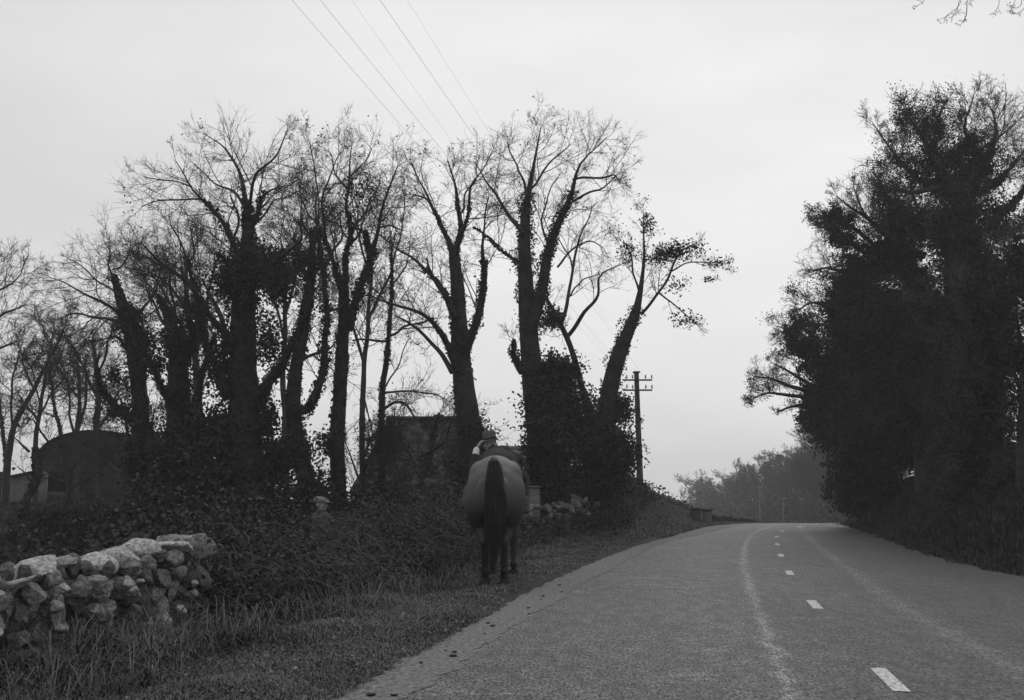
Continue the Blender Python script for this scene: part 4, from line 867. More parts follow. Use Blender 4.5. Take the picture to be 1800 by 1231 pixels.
y = 5.9; i = 0
for yy, lx_, lz, rot, hz in [(4.6, .2, .1, .2, 0), (5.1, .24, .09, -.1, 0), (5.6, .2, .1, .3, 0), (6.05, .17, .1, .1, 0), (6.55, .24, .12, -.15, .03), (6.75, .17, .05, .25, -.1), (7.12, .2, .08, .3, .0), (7.38, .17, .05, -.4, .03), (7.82, .17, .11, .1, -.02), (8.05, .1, .06, .3, -.05), (8.2, .16, .1, -.5, .06), (8.52, .2, .11, .3, .04), (8.83, .18, .06, -.3, .03), (9.0, .1, .09, .2, .06), (9.16, .12, .08, .15, -.01)]:
    mb = MB(); c = (wallline(yy) + g.uniform(-.05, .15), yy, float(WT(yy)) - .05 + hz * .6); stone(mb, c, (.2, lx_, lz), g, g.uniform(-.1, .75), rot=g.uniform(-.3, .2), facets=9); mb.build('coping_stone', PALE, w, origin=loc)
# remains of the wall under the brambles further on
w = thing('dry_stone_wall', 'low remains of a stone wall showing through brambles right of the horse', 'wall', (wallline(23), 23, H(wallline(23), 23))); loc = np.array(w.location); mb = MB()
for k in range(90):
    yy = g.uniform(20.5, 32); x = float(wallline(yy)) + g.uniform(-.05, .35); r0 = g.uniform(.08, .19); tz = np.interp(yy, [20, 24, 28, 32], [.98, 1.08, 1.18, 1.2]); zb = H(x, yy)
    stone(mb, (x, yy, g.uniform(zb, max(zb + .1, tz - r0 * .6))), (r0 * .9, r0 * 1.2, r0 * .8), g, g.beta(2, 2), facets=7)
mb.build('wall_body', STONE, w, origin=loc)
for px, py in [(930, 893), (945, 892), (981, 892), (993, 890), (1013, 888), (1005, 897), (1022, 899), (1048, 886), (1030, 905)]:
    yy = {0: 21.5}.get(0) + (px - 930) * .06; mb = MB(); r0 = g.uniform(.10, .17); c = P(px, py, yy); stone(mb, c, (r0, r0 * 1.1, r0 * .6), g, g.uniform(-.6, -.1), facets=8); mb.build('loose_stone', PALE, w, origin=loc)

# ------------------------------------------------------------------ stone pier by the gap, gate pillars and the far wall
CONC = mat('weathered render', .07, .14, scale=4, bump=.01, bscale=30, tint=False); DARKST = mat('dark wall stone', .03, .07, scale=3, bump=.03, bscale=8, tint=False)
def bev(b, w_, seg=2): bmesh.ops.bevel(b, geom=b.edges[:], offset=w_, segments=seg, affect='EDGES')
def bbox(dx, dy, dz, c=(0, 0, 0), w_=.02):
    b = bmesh.new(); bmesh.ops.create_cube(b, size=1); bmesh.ops.scale(b, vec=(dx, dy, dz), verts=b.verts); bmesh.ops.translate(b, vec=c, verts=b.verts)
    if w_: bev(b, w_)
    bmesh.ops.triangulate(b, faces=[f for f in b.faces if len(f.verts) > 4]); return b
def pier(name, label, cat, px, Y_, wd, top_, capd, m1, m2, base_z=None, cap_over=.05):
    c = P(px, 870, Y_); x = c[0]; gz = H(x, Y_); h = top_ - gz + .3; t = thing(name, label, cat, (x, Y_, gz))
    MB().bm(bbox(wd, wd, h, (0, 0, h / 2 - .3), .025)).build('pillar', m1, t); MB().bm(bbox(wd + cap_over * 2, wd + cap_over * 2, capd, (0, 0, h - .3 + capd / 2 - .01), .02)).build('coping', m2, t); return t
pier('gate_pier', 'squared grey gate pier standing behind the right flank of the horse', 'gate pier', 934, 24, .40, 1.36, .06, CONC, CONC, cap_over=.015)
pier('gate_pillar', 'short pale pillar with dark capstone near the crest of the road', 'gate pillar', 1242, 45, .38, .50, .09, CONC, DARKST)
pier('gate_pillar', 'darker capped pillar half sunk in the bank left of the pale pillar', 'gate pillar', 1221, 45, .42, .54, .1, DARKST, DARKST)
w = thing('field_wall', 'low dark field wall running right from the pale gate pillar', 'wall', (P(1285, 900, 47)[0], 47, H(10.3, 47))); loc = np.array(w.location); mb = MB()
for i in range(34):
    px = 1252 + i * 2.2; Y_ = 45.5 + i * .11; c = P(px, 870, Y_); zt = P(px, np.interp(px, [1250, 1262, 1290, 1326], [902, 906, 908, 912]), Y_)[2]; zb = H(c[0], Y_) - .2
    for z in np.arange(zb, zt, .16): stone(mb, (c[0], Y_, min(z, zt - .09)), (.14, .16, .11), g, .4, facets=5)
mb.build('wall_body', DARKST, w, origin=loc)
POST_M = mat('grey painted post', .16, .25, scale=6, tint=False)
for px, Y_, yt, lab in [(1334, 64, 856, 'taller thin road sign post with a slanting arm in front of the far wood'), (1376, 66, 876, 'shorter thin sign post with a small plate in front of the far wood')]:
    c = P(px, yt, Y_); gz = H(c[0], Y_); t = thing('road_sign', lab, 'sign post', (c[0], Y_, gz)); h = c[2] - gz
    mb = MB(); mb.tubes(np.array([[0, 0, -.3], [0, 0, h / 2], [0, 0, h]])[None], np.array([.035, .035, .03])[None], 8, cap=True); mb.build('post', POST_M, t)
    MB().bm(bbox(.5, .03, .11, (0, -.045, 0), .008), M=Matrix.Translation((0, 0, h - .02)) @ Matrix.Rotation(-.18 if px < 1350 else 0, 4, 'Y')).build('sign_plate', POST_M, t)

# ------------------------------------------------------------------ telegraph pole
WOOD = mat('creosoted pole wood', .022, .05, scale=3, tint=False, bump=.01, bscale=20); PORC = mat('porcelain insulator', .12, .2, rough=.3, spec=.5, tint=False); WIRE = mat('telegraph wire', .05, .08, tint=False)
def pole(name, label, x, y, gz, topz, arms=True, lean=0.0):
    t = thing(name, label, 'telegraph pole', (x, y, gz)); h = topz - gz
    z = np.linspace(-.5, h, 12); mb = MB(); mb.tubes(np.stack([z * lean, 0 * z, z], 1)[None], np.linspace(.15, .105, 12)[None], 14, cap=True); mb.build('pole', WOOD, t, smooth=False)
    mb = MB(); r_ = [(.105, h - .02), (.15, h + .0), (.15, h + .05), (.06, h + .11)]
    MB().bm(bbox(.30, .30, .07, (h * lean, 0, h + .035), .015)).build('pole_cap', WOOD, t)
    att = []
    for k, dz in enumerate((.33, .78)):
        zz = h - dz; MB().bm(bbox(1.30, .085, .07, (h * lean + .02, -.15, zz), .012)).build('crossarm', WOOD, t)
        for xo in (-.54, -.28, .30, .57):
            a = np.array([[xo, -.15, zz + .03], [xo, -.15, zz + .12]]); mb = MB(); mb.tubes(a[None], np.array([.012, .012])[None], 6); mb.build('insulator_pin', WOOD, t)
            q = np.array([[xo, -.15, zz + z_] for z_ in (.09, .10, .14, .15, .18, .20, .22, .235)]); mb = MB(); mb.tubes(q[None], np.array([.03, .045, .042, .028, .03, .036, .03, .012])[None], 10, cap=True); mb.build('insulator', PORC, t, smooth=True); att.append((x + h * lean + xo, y - .15, gz + zz + .19))
    return t, att
c = P(1126, 868, 44); gz = H(c[0], 44); tz = P(1120, 656, 44)[2]
pt, att = pole('telegraph_pole', 'dark wooden telegraph pole with two crossarms of insulators on the bank', c[0], 44, gz, tz, lean=-.016)
a2 = (-4.6, -6.0); gz2 = H(*a2); pt2, att2 = pole('telegraph_pole', 'telegraph pole standing beside the road behind the viewpoint', a2[0], a2[1], gz2, 7.3)
# guy wire
gp = np.array([[c[0] - .12, 44, tz - 1.3], [c[0] - 1.5, 44.2, H(c[0] - 1.5, 44.2)]]); mb = MB(); mb.tubes(gp[None], np.array([.008, .008])[None], 4); tag(mb.build('guy_wire', WIRE), 'thin stay wire slanting down from the telegraph pole into the ivy', 'stay wire')
order = [(0, (513, 0)), (1, (563, 0)), (2, (668, 0)), (5, (618, 0)), (7, (716, 0))]
nm = ['darkest and leftmost of the telegraph wires crossing the sky', 'second telegraph wire from the left crossing the sky', 'clear telegraph wire fourth from the left crossing the sky', 'very faint telegraph wire third from the left crossing the sky', 'faint rightmost telegraph wire crossing the sky']
for (k, pxy), lab in zip(order, nm):
    A = np.array(att[k]); M_ = P(pxy[0], pxy[1], 11.0); B = A + (M_ - A) * 1.45; t_ = np.linspace(0, 1.45, 40)[:, None]
    # a shallow sag between the poles, passing over the road verge
    p = A * (1 - t_) + M_ * t_; p[:, 2] -= (.35 * t_[:, 0] * (1 - t_[:, 0]))
    mb = MB(); mb.tubes(p[None], np.full((1, 40), .0022 if k in (0, 1, 2) else .0011), 4); tag(mb.build('telegraph_wire', WIRE), lab, 'wire', 'telegraph wires over the left-hand trees')

# ------------------------------------------------------------------ buildings
ROOF = mat('dark slate', .014, .075, scale=3.5, bump=.03, bscale=12, contrast=(.38, .62), detail=9, tint=False); RUST = mat('dull corrugated iron', .012, .045, scale=2.2, detail=9, contrast=(.35, .65), tint=False, rough=.8)
SHEET = mat('pale corrugated sheet', .13, .2, scale=2, tint=False); RUBBLE = mat('rubble wall', .02, .07, scale=6, tint=False, bump=.03, bscale=9)
def slab(mb, quad, th, tint=None):
    q = np.array(quad, float); n = np.cross(q[1] - q[0], q[3] - q[0]); n /= np.linalg.norm(n); v = np.vstack([q, q - n * th]); mb.add(v, [(0, 1, 2, 3), (7, 6, 5, 4), (0, 4, 5, 1), (1, 5, 6, 2), (2, 6, 7, 3), (3, 7, 4, 0)], tint)
# round-roofed barn, gable end towards the road
Yb = 44; x0 = P(70, 800, Yb)[0]; x1 = P(262, 800, Yb)[0]; zs = P(150, 816, Yb)[2]; zt = P(168, 760, Yb)[2]; gz = H((x0 + x1) / 2, Yb) - .3
t = thing('hay_barn', 'dark hay barn with a rounded corrugated iron roof behind the left-hand trees', 'barn', ((x0 + x1) / 2, Yb, gz)); loc = np.array([(x0 + x1) / 2, Yb, gz]); hw = (x1 - x0) / 2
mb = MB(); th_ = np.linspace(math.pi, 0, 25); ax = np.cos(th_) * hw; az = zs - gz + np.sin(th_) ** .85 * (zt - zs)
v = [(a, .0, b_) for a, b_ in zip(ax, az)] + [(a, 0, 0) for a in ax]; f = [(i, i + 25, i + 26, i + 1) for i in range(24)]
mb.add(v, f); mb.build('gable_wall', RUST, t); mb = MB(); v2 = [(a, y_, b_) for y_ in (8.0,) for a, b_ in zip(ax, az)] + [(a, 8.0, 0) for a in ax]; mb.add(v2, [(i + 1, i + 26, i + 25, i) for i in range(24)])
mb.build('gable_wall', RUST, t)
mb = MB(); mb.box(-hw - .02, -hw + .04, .02, 7.98, 0, zs - gz); mb.build('side_wall', RUST, t); mb = MB(); mb.box(hw - .04, hw + .02, .02, 7.98, 0, zs - gz); mb.build('side_wall', RUST, t)
mb = MB(); nn = 33; yy = np.linspace(-.25, 8.25, nn * 4); rr_ = 1 + .01 * np.sin(yy * 2 * math.pi / .26)
V_ = np.array([[(a * 1.03 * k, y_, zs - gz + .06 + (b_ - (zs - gz)) * k * 1.02) for a, b_ in zip(ax, az)] for y_, k in zip(yy, rr_)]).reshape(-1, 3); f = [(j * 25 + i, j * 25 + i + 1, j * 25 + i + 26, j * 25 + i + 25) for j in range(len(yy) - 1) for i in range(24)]
mb.add(V_, f); mb.build('roof', RUST, t, smooth=True)
mb = MB(); mb.box(-hw + .1, hw - .1, -.05, .03, zs - gz - .06, zs - gz + .06); mb.build('cross_beam', WOOD, t)
# low shed with the pale gable sheeting
Ys = 40; xr = P(72, 850, Ys)[0]; xl = P(-90, 850, Ys)[0]; zr = P(60, 828, Ys)[2]; zl = P(-60, 862, Ys)[2]; zm = P(30, 882, Ys)[2]; gz = H((xl + xr) / 2, Ys) - .5
t = thing('lean_to_shed', 'low shed with a pale sheeted upper wall and sloping roof at the left edge', 'shed', ((xl + xr) / 2, Ys, gz)); hx = (xr - xl) / 2; a, b_, c_ = zl - gz, zr - gz, zm - gz
mb = MB(); n = 120; xx = np.linspace(-hx, hx, n); yo = .02 * np.sin(np.arange(n) * 1.6); top_ = np.interp(xx, [-hx, hx], [a, b_]); v = np.concatenate([np.stack([xx, yo, top_], 1), np.stack([xx, yo, np.full(n, c_)], 1)]); mb.add(v, [(i, i + n, i + n + 1, i + 1) for i in range(n - 1)]); mb.build('sheeting', SHEET, t)
mb = MB(); mb.box(-hx, hx, .05, 5, -.4, c_ + .02); mb.box(-hx, hx, .08, 5, c_ + .021, a - .05); mb.build('wall', RUBBLE, t)
mb = MB(); slab(mb, [(-hx - .1, -.2, a + .06), (hx + .1, -.2, b_ + .08), (hx + .1, 5.2, b_ + .08), (-hx - .1, 5.2, a + .06)], .07); mb.build('roof', ROOF, t)
mb = MB(); mb.box(hx + .02, hx + .22, -.06, .12, c_ - .2, b_ + .0); mb.build('gutter_pipe', SHEET, t)
mb = MB(); mb.box(-hx + 1.2, -hx + 2.1, .0, .1, .3, 1.9); mb.build('door', WOOD, t)
# cottage with the steep hipped roof
Yc = 36
def cottage(name, label, Yc, pr0, pr1, pyr, pe0, pe1, pye, depth, rm, wm, cat='cottage', ridge_back=None):
    r0 = P(pr0, pyr, Yc + depth / 2); r1 = P(pr1, pyr, Yc + depth / 2); e0 = P(pe0, pye, Yc); e1 = P(pe1, pye, Yc); cx = (e0[0] + e1[0]) / 2; gz = H(cx, Yc) - .4
    t = thing(name, label, cat, (cx, Yc, gz)); o = np.array([cx, Yc, gz]); r0, r1, e0, e1 = [np.array(q) - o for q in (r0, r1, e0, e1)]; b0 = e0 + [0, depth, 0]; b1 = e1 + [0, depth, 0]
    b = bmesh.new(); vs = [b.verts.new(tuple(q)) for q in (r0, r1, e0, e1, b0, b1)]; R0, R1, E0, E1, B0, B1 = vs
    for f_ in ((R0, E0, E1, R1), (R1, B1, B0, R0), (R0, B0, E0), (R1, E1, B1), (E0, B0, B1, E1)): b.faces.new(f_)
    bmesh.ops.triangulate(b, faces=b.faces[:]); bmesh.ops.subdivide_edges(b, edges=b.edges[:], cuts=6, use_grid_fill=True); sd_ = g.uniform(0, 30)
    for v_ in b.verts: v_.co.z += .035 * float(wob(np.array(v_.co), 2.2, sd_))
    bmesh.ops.triangulate(b, faces=b.faces[:]); bmesh.ops.recalc_face_normals(b, faces=b.faces[:]); MB().bm(b).build('roof', rm, t)
    mb = MB(); mb.tubes(np.array([r0 - [.1, 0, -.03], (r0 + r1) / 2 + [0, 0, .02], r1 + [.1, 0, .03]])[None], np.full((1, 3), .09), 8, cap=True); mb.build('ridge', rm, t)
    mb = MB(); mb.box(e0[0] + .25, e1[0] - .25, .3, depth - .3, -.3, e0[2] + .02); mb.build('wall', wm, t)
    mb = MB(); mb.box(e0[0] + 1.5, e0[0] + 2.2, .25, .28, e0[2] - 1.0, e0[2] - .3); mb.build('window', DARKST, t)
    return t, r0, r1
t, r0, r1 = cottage('cottage', 'old cottage with a steep dark hipped roof behind the rider', Yc, 684, 842, 737, 612, 905, 868, 4.4, ROOF, RUBBLE)
mb = MB(); oo = np.array(t.location)
for k in range(9): u_ = g.random(); w_ = g.random() ** .6; e_ = (r0 * (1 - u_) + r1 * u_) * (1 - w_) + np.array([r0[0] - 1.2 + u_ * (r1[0] - r0[0] + 2.4), -2.2, r0[2] - 2.8]) * w_; blob(mb, e_ + [0, -.05, .1], (g.uniform(.25, .6), .25, g.uniform(.2, .5)), 300, .12, g, g.uniform(0, 60))
mb.build('creeper', IVY, t)
q = r0 * .45 + r1 * .55; MB().bm(bbox(.4, .4, .3, (q[0], q[1], q[2] + .02), .03)).build('chimney', RUBBLE, t)
cottage('outbuilding', 'small outbuilding with a pale ridged roof glimpsed between the rider and the forked tree', 33, 898, 990, 790, 880, 1000, 832, 3.0, SHEET, RUBBLE, 'outbuilding')
# ------------------------------------------------------------------ bodies grown as one surface
def cap(b, p0, r0, p1, r1, n=14):
    p0 = Vector(p0); p1 = Vector(p1); d = p1 - p0; L = d.length; q = d.to_track_quat('Z', 'Y') if L > 1e-6 else Matrix.Identity(3).to_quaternion()
    prof = [(r0 * math.cos(a), r0 * math.sin(a)) for a in np.linspace(-math.pi / 2, 0, 6)] + [(r1 * math.cos(a), L + r1 * math.sin(a)) for a in np.linspace(0, math.pi / 2, 6)]
    rings = []
    for r, z in prof:
        r = max(r, 1e-4); rings.append([b.verts.new(p0 + q @ Vector((r * math.cos(t), r * math.sin(t), z))) for t in np.linspace(0, 2 * math.pi, n, endpoint=False)])
    for a, c in zip(rings[:-1], rings[1:]):
        for i in range(n): b.faces.new((a[i], a[(i + 1) % n], c[(i + 1) % n], c[i]))
    b.faces.new(rings[0][::-1]); b.faces.new(rings[-1])
def ell(b, c, r, rot=(0, 0, 0)):
    M = Matrix.Translation(Vector(c)) @ (Matrix.Rotation(rot[2], 4, 'Z') @ Matrix.Rotation(rot[1], 4, 'Y') @ Matrix.Rotation(rot[0], 4, 'X')) @ Matrix.Diagonal((r[0], r[1], r[2], 1)); bmesh.ops.create_uvsphere(b, u_segments=20, v_segments=14, radius=1, matrix=M)
def fuse(name, fn, vox, mt, parent=None, smooth_it=6, fac=.5, xf=None):
    b = bmesh.new(); fn(b); me = bpy.data.meshes.new(name); b.to_mesh(me); b.free(); o = bpy.data.objects.new(name, me); COL.objects.link(o)
    m = o.modifiers.new('r', 'REMESH'); m.mode = 'VOXEL'; m.voxel_size = vox; m.use_smooth_shade = True
    if smooth_it: m = o.modifiers.new('s', 'SMOOTH'); m.iterations = smooth_it; m.factor = fac
    dg = bpy.context.evaluated_depsgraph_get(); dg.update(); me2 = bpy.data.meshes.new_from_object(o.evaluated_get(dg)); me2.name = name; o.modifiers.clear(); o.data = me2; bpy.data.meshes.remove(me)
    if xf is not None: me2.transform(xf)
    me2.materials.clear(); me2.materials.append(mt)
    if parent: o.parent = parent
    return o
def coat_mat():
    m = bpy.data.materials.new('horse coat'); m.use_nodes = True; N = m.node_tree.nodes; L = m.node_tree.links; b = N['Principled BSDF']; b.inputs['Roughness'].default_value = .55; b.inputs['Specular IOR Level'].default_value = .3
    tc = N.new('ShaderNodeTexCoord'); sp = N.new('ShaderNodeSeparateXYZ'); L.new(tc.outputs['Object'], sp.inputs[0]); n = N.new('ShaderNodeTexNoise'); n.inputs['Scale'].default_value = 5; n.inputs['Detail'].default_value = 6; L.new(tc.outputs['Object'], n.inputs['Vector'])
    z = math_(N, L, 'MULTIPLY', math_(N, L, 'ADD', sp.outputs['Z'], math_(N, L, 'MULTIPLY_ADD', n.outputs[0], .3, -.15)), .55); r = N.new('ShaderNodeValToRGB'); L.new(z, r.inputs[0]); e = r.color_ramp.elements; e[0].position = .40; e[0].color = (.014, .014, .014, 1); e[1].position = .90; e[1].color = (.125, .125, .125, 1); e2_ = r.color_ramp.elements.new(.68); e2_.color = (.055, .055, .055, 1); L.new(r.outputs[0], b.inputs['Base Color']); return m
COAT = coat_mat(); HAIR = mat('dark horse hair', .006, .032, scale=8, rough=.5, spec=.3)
HOOF = mat('hoof horn', .02, .05, scale=20, tint=False); LEATHER = mat('saddle leather', .015, .035, rough=.5, scale=9, tint=False)
SKIN = mat('skin', .18, .25, scale=12, rough=.6, tint=False); TWEED = mat('dark jacket cloth', .018, .045, scale=60, tint=False, bump=.003, bscale=160); FELT = mat('felt hat', .07, .12, scale=14, tint=False, bump=.002, bscale=120)
CAPM = mat('tweed cap cloth', .10, .19, scale=70, tint=False, bump=.003, bscale=160); GREYC = mat('worn grey coat', .04, .09, scale=25, tint=False, bump=.004, bscale=60); TROU = mat('dark trouser cloth', .02, .05, scale=40, tint=False); SHIRT = mat('white shirt cuff', .6, .75, scale=10, tint=False); HAIRH = mat('dark hair', .012, .03, scale=40, tint=False); BOOT = mat('boot leather', .04, .09, rough=.5, scale=15, tint=False)
g = np.random.default_rng(77)

# ------------------------------------------------------------------ horse seen from behind
HX, HY = (P(870, 1030, 13.25)[0], 13.25); hz = H(HX, HY) + .02; HR = R(-2)
horse = thing('horse', 'dark bay horse seen from behind on the grass verge carrying the rider', 'horse', (HX, HY, hz), HR)
def horse_body(b):
    ell(b, (0, .10, 1.31), (.33, .42, .345)); ell(b, (0, -.05, 1.20), (.36, .36, .36))
    for s in (-1, 1):
        ell(b, (s * .19, -.04, 1.06), (.215, .34, .42)); ell(b, (s * .20, .08, 1.36), (.16, .30, .22))
        ell(b, (s * .225, .30, 1.46), (.07, .09, .09)); ell(b, (s * .13, -.36, 1.10), (.10, .10, .24)); cap(b, (s * .20, .0, .95), .18, (s * .175, .02, .80), .145)
    ell(b, (0, .75, 1.18), (.385, .70, .36)); ell(b, (0, .72, 1.08), (.35, .52, .30)); ell(b, (0, 1.28, 1.18), (.29, .38, .37)); ell(b, (0, 1.15, 1.42), (.14, .35, .20)); ell(b, (0, .7, 1.33), (.24, .6, .2))
    cap(b, (0, 1.35, 1.30), .25, (0, 1.75, 1.55), .17); cap(b, (0, 1.75, 1.55), .17, (0, 2.05, 1.72), .13)
    cap(b, (0, 2.05, 1.70), .125, (0, 2.38, 1.50), .085); cap(b, (0, 2.38, 1.50), .08, (0, 2.56, 1.38), .062); ell(b, (0, 2.18, 1.58), (.09, .16, .12))
    for s in (-1, 1): cap(b, (s * .07, 2.0, 1.82), .035, (s * .085, 2.0, 1.93), .01)
    # hind legs: stifle forward, hock back, cannon, fetlock
    for s, fx, dy in ((-1, -.115, -.02), (1, .13, -.06)):
        cap(b, (s * .18, .04, .92), .165, (s * .16, -.12, .68), .115); cap(b, (s * .16, -.12, .70), .112, (fx, -.25 + dy, .52), .066)
        ell(b, (fx, -.27 + dy, .53), (.062, .08, .085)); cap(b, (fx, -.25 + dy, .50), .058, (fx, -.20 + dy, .20), .05); ell(b, (fx, -.19 + dy, .17), (.062, .066, .065)); cap(b, (fx, -.19 + dy, .16), .052, (fx, -.14 + dy, .08), .054)
    # front legs
    for s, fx, dy in ((-1, -.10, .06), (1, .20, .0)):
        cap(b, (s * .19, 1.22, 1.0), .15, (s * .18, 1.24, .82), .10); cap(b, (s * .18, 1.24, .82), .09, (fx, 1.26 + dy, .50), .058); ell(b, (fx, 1.265 + dy, .48), (.055, .06, .065)); cap(b, (fx, 1.26 + dy, .47), .045, (fx, 1.25 + dy, .18), .038)
        ell(b, (fx, 1.25 + dy, .16), (.05, .055, .055)); cap(b, (fx, 1.25 + dy, .15), .04, (fx, 1.30 + dy, .075), .045)
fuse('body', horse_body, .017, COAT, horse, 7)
def hoofmesh(c):
    mb = MB(); z = np.array([.0, .035, .08]); p = np.array([[c[0], c[1] + .03, 0], [c[0], c[1] + .015, .04], [c[0], c[1], .085]]); mb.tubes(p[None], np.array([.076, .07, .056])[None], 16, cap=True); return mb
for c in ((-.115, -.16), (.13, -.20), (-.10, 1.36), (.20, 1.30)): hoofmesh(c).build('hoof', HOOF, horse, smooth=False)
# tail: a mass of hanging strands over a dock
mb = MB(); mb.tubes(np.array([[0, -.30, 1.58], [0, -.40, 1.54], [0, -.43, 1.42], [0, -.44, 1.25]])[None], np.array([.05, .055, .045, .03])[None], 10, cap=True); n = 900; t_ = np.linspace(0, 1, 9)
a = g.uniform(0, 2 * math.pi, n); rr = np.sqrt(g.random(n)); st = g.uniform(0, .36, n); ln = g.uniform(.55, 1.08, n) * (1.15 - .3 * rr)
z = 1.57 - st[:, None] * .9 - ln[:, None] * t_[None]; wdt = .036 + .080 * np.sin(np.clip(t_ * 1.0 + .15, 0, 1) * math.pi * .62)[None] * (1 - .35 * (t_[None] > .85)); sway = .03 * np.sin(t_ * 2.6)[None]
pts = np.stack([np.cos(a)[:, None] * rr[:, None] * wdt + sway + np.cumsum(g.normal(0, .007, (n, 9)), 1), -.44 - .03 * np.sin(t_ * 3)[None] + np.sin(a)[:, None] * rr[:, None] * wdt * .6 + .06 * (t_[None] < .1) * 0, z], -1)
mb.tubes(pts, np.linspace(.006, .0025, 9)[None].repeat(n, 0), 3, tint=g.random(n)); mb.build('tail', HAIR, horse)
mb = MB(); n = 160; t0_ = g.random(n); bx = np.stack([0 * t0_, 1.2 + .8 * t0_, 1.55 + .36 * t0_ - .05], 1); t_ = np.linspace(0, 1, 5); pts = bx[:, None, :] + np.stack([np.outer(g.uniform(.08, .2, n), np.sqrt(t_)), np.zeros((n, 5)), -np.outer(g.uniform(.15, .32, n), t_)], -1); mb.tubes(pts, np.full((n, 5), .006), 3, tint=g.random(n)); mb.build('mane', HAIR, horse)
def saddle(b):
    ell(b, (0, .86, 1.535), (.17, .30, .055)); ell(b, (0, .60, 1.58), (.15, .06, .06)); ell(b, (0, 1.08, 1.58), (.08, .06, .07))
    for s in (-1, 1): ell(b, (s * .30, .92, 1.30), (.035, .20, .24), (0, s * .25, 0))
fuse('saddle', saddle, .015, LEATHER, horse, 3)
def ring(b, c, r, th, n=20):
    for i in range(n):
        a0, a1 = 2 * math.pi * i / n, 2 * math.pi * (i + 1) / n; cap(b, (c[0] + r * math.cos(a0), c[1], c[2] + r * math.sin(a0)), th, (c[0] + r * math.cos(a1), c[1], c[2] + r * math.sin(a1)), th, 6)
IRON = mat('stirrup iron', .2, .3, rough=.35, tint=False)
for s in (-1, 1):
    mb = MB(); mb.tubes(np.array([[s * .33, .98, 1.42], [s * .375, .99, 1.25], [-.46, 1.05, 1.13] if s < 0 else [.39, 1.06, 1.0]])[None], np.full((1, 3), .012), 6); mb.build('stirrup_leather', LEATHER, horse)
    mb = MB(); th_ = np.linspace(0, 2 * math.pi, 17); mb.tubes(np.stack([(-.462 if s < 0 else .395) + .06 * np.cos(th_), 1.06 + 0 * th_, (1.055 if s < 0 else .925) + .07 * np.sin(th_)], 1)[None], np.full((1, 17), .007), 6); mb.build('stirrup', IRON, horse)
mb = MB(); 
for s in (-1, 1): mb.tubes(np.array([[s * .07, 2.45, 1.42], [s * .12, 2.0, 1.52], [s * .12, 1.55, 1.66], [s * .04, 1.35, 1.78]])[None], np.full((1, 4), .008), 5)
th_ = np.linspace(0, 2 * math.pi, 15); mb.tubes(np.stack([.105 * np.cos(th_), 2.3 + .03 * np.sin(th_), 1.53 + .105 * np.sin(th_)], 1)[None], np.full((1, 15), .009), 5); mb.tubes(np.stack([.12 * np.cos(th_), 2.08 + .0 * th_, 1.70 + .14 * np.sin(th_)], 1)[None], np.full((1, 15), .009), 5); mb.build('bridle', LEATHER, horse)

# ------------------------------------------------------------------ hands and heads
def hand(b, wrist, d, nrm, side, sc=1.0, curl=.5):
    """wrist point, direction of the fingers, normal of the back of the hand, thumb side"""
    w_ = Vector(wrist); d = Vector(d).normalized(); nn = Vector(nrm); nn = (nn - nn.dot(d) * d).normalized(); s_ = d.cross(nn).normalized() * side
    for k in (-1.1, -.4, .4, 1.1): cap(b, w_ + s_ * k * .012 * sc, .014 * sc, w_ + d * .085 * sc + s_ * k * .026 * sc, .0115 * sc, 8)
    for k, ln in ((1.35, .072), (.45, .08), (-.45, .075), (-1.35, .058)):
        a = w_ + d * .09 * sc + s_ * k * .0205 * sc; dr = d
        for j, f in enumerate((.45, .32, .23)):
            dr = (Matrix.Rotation(-curl * (.6 + .4 * j), 3, d.cross(nn)) @ (dr)).normalized() if True else dr
            e = a + dr * ln * f * sc; cap(b, a, (.0095 - .0012 * j) * sc, e, (.0085 - .0012 * j) * sc, 8); a = e
    a = w_ + d * .025 * sc + s_ * .025 * sc; e = a + (d * .6 + s_ * .75 - nn * .25).normalized() * .042 * sc; cap(b, a, .014 * sc, e, .011 * sc, 8); e2 = e + (d * .9 + s_ * .3 - nn * .3).normalized() * .034 * sc; cap(b, e, .011 * sc, e2, .008 * sc, 8)
def headmesh(b, c, M, s=1.0):
    """head centred on c, M rotates from facing +Y"""
    T = lambda v: Vector(c) + M @ (Vector(v) * s)
    def E(cn, r): 
        mm = Matrix.Translation(T(cn)) @ M.to_4x4() @ Matrix.Diagonal((r[0] * s, r[1] * s, r[2] * s, 1)); bmesh.ops.create_uvsphere(b, u_segments=20, v_segments=14, radius=1, matrix=mm)
    E((0, -.012, .03), (.076, .095, .09)); E((0, .03, -.035), (.062, .065, .08)); E((0, .048, -.095), (.034, .03, .026)); E((0, .086, .02), (.05, .015, .014))
    cap(b, T((0, .098, .012)), .009 * s, T((0, .122, -.022)), .013 * s, 8)
    for q in (-1, 1):
        E((q * .014, .106, -.026), (.01, .012, .009)); E((q * .042, .068, -.02), (.022, .024, .02)); E((q * .031, .083, .004), (.014, .012, .010)); E((q * .077, -.008, -.01), (.01, .02, .032))
    E((0, .096, -.052), (.025, .010, .007)); E((0, .093, -.066), (.022, .010, .007))
def face_parts(o_parent, c, M, s=1.0):
    T = lambda v: Vector(c) + M @ (Vector(v) * s)
    for q in (-1, 1): b = bmesh.new(); bmesh.ops.create_uvsphere(b, u_segments=10, v_segments=8, radius=.0095 * s, matrix=Matrix.Translation(T((q * .031, .09, .004)))); MB().bm(b).build('eye', HAIRH, o_parent, smooth=True)

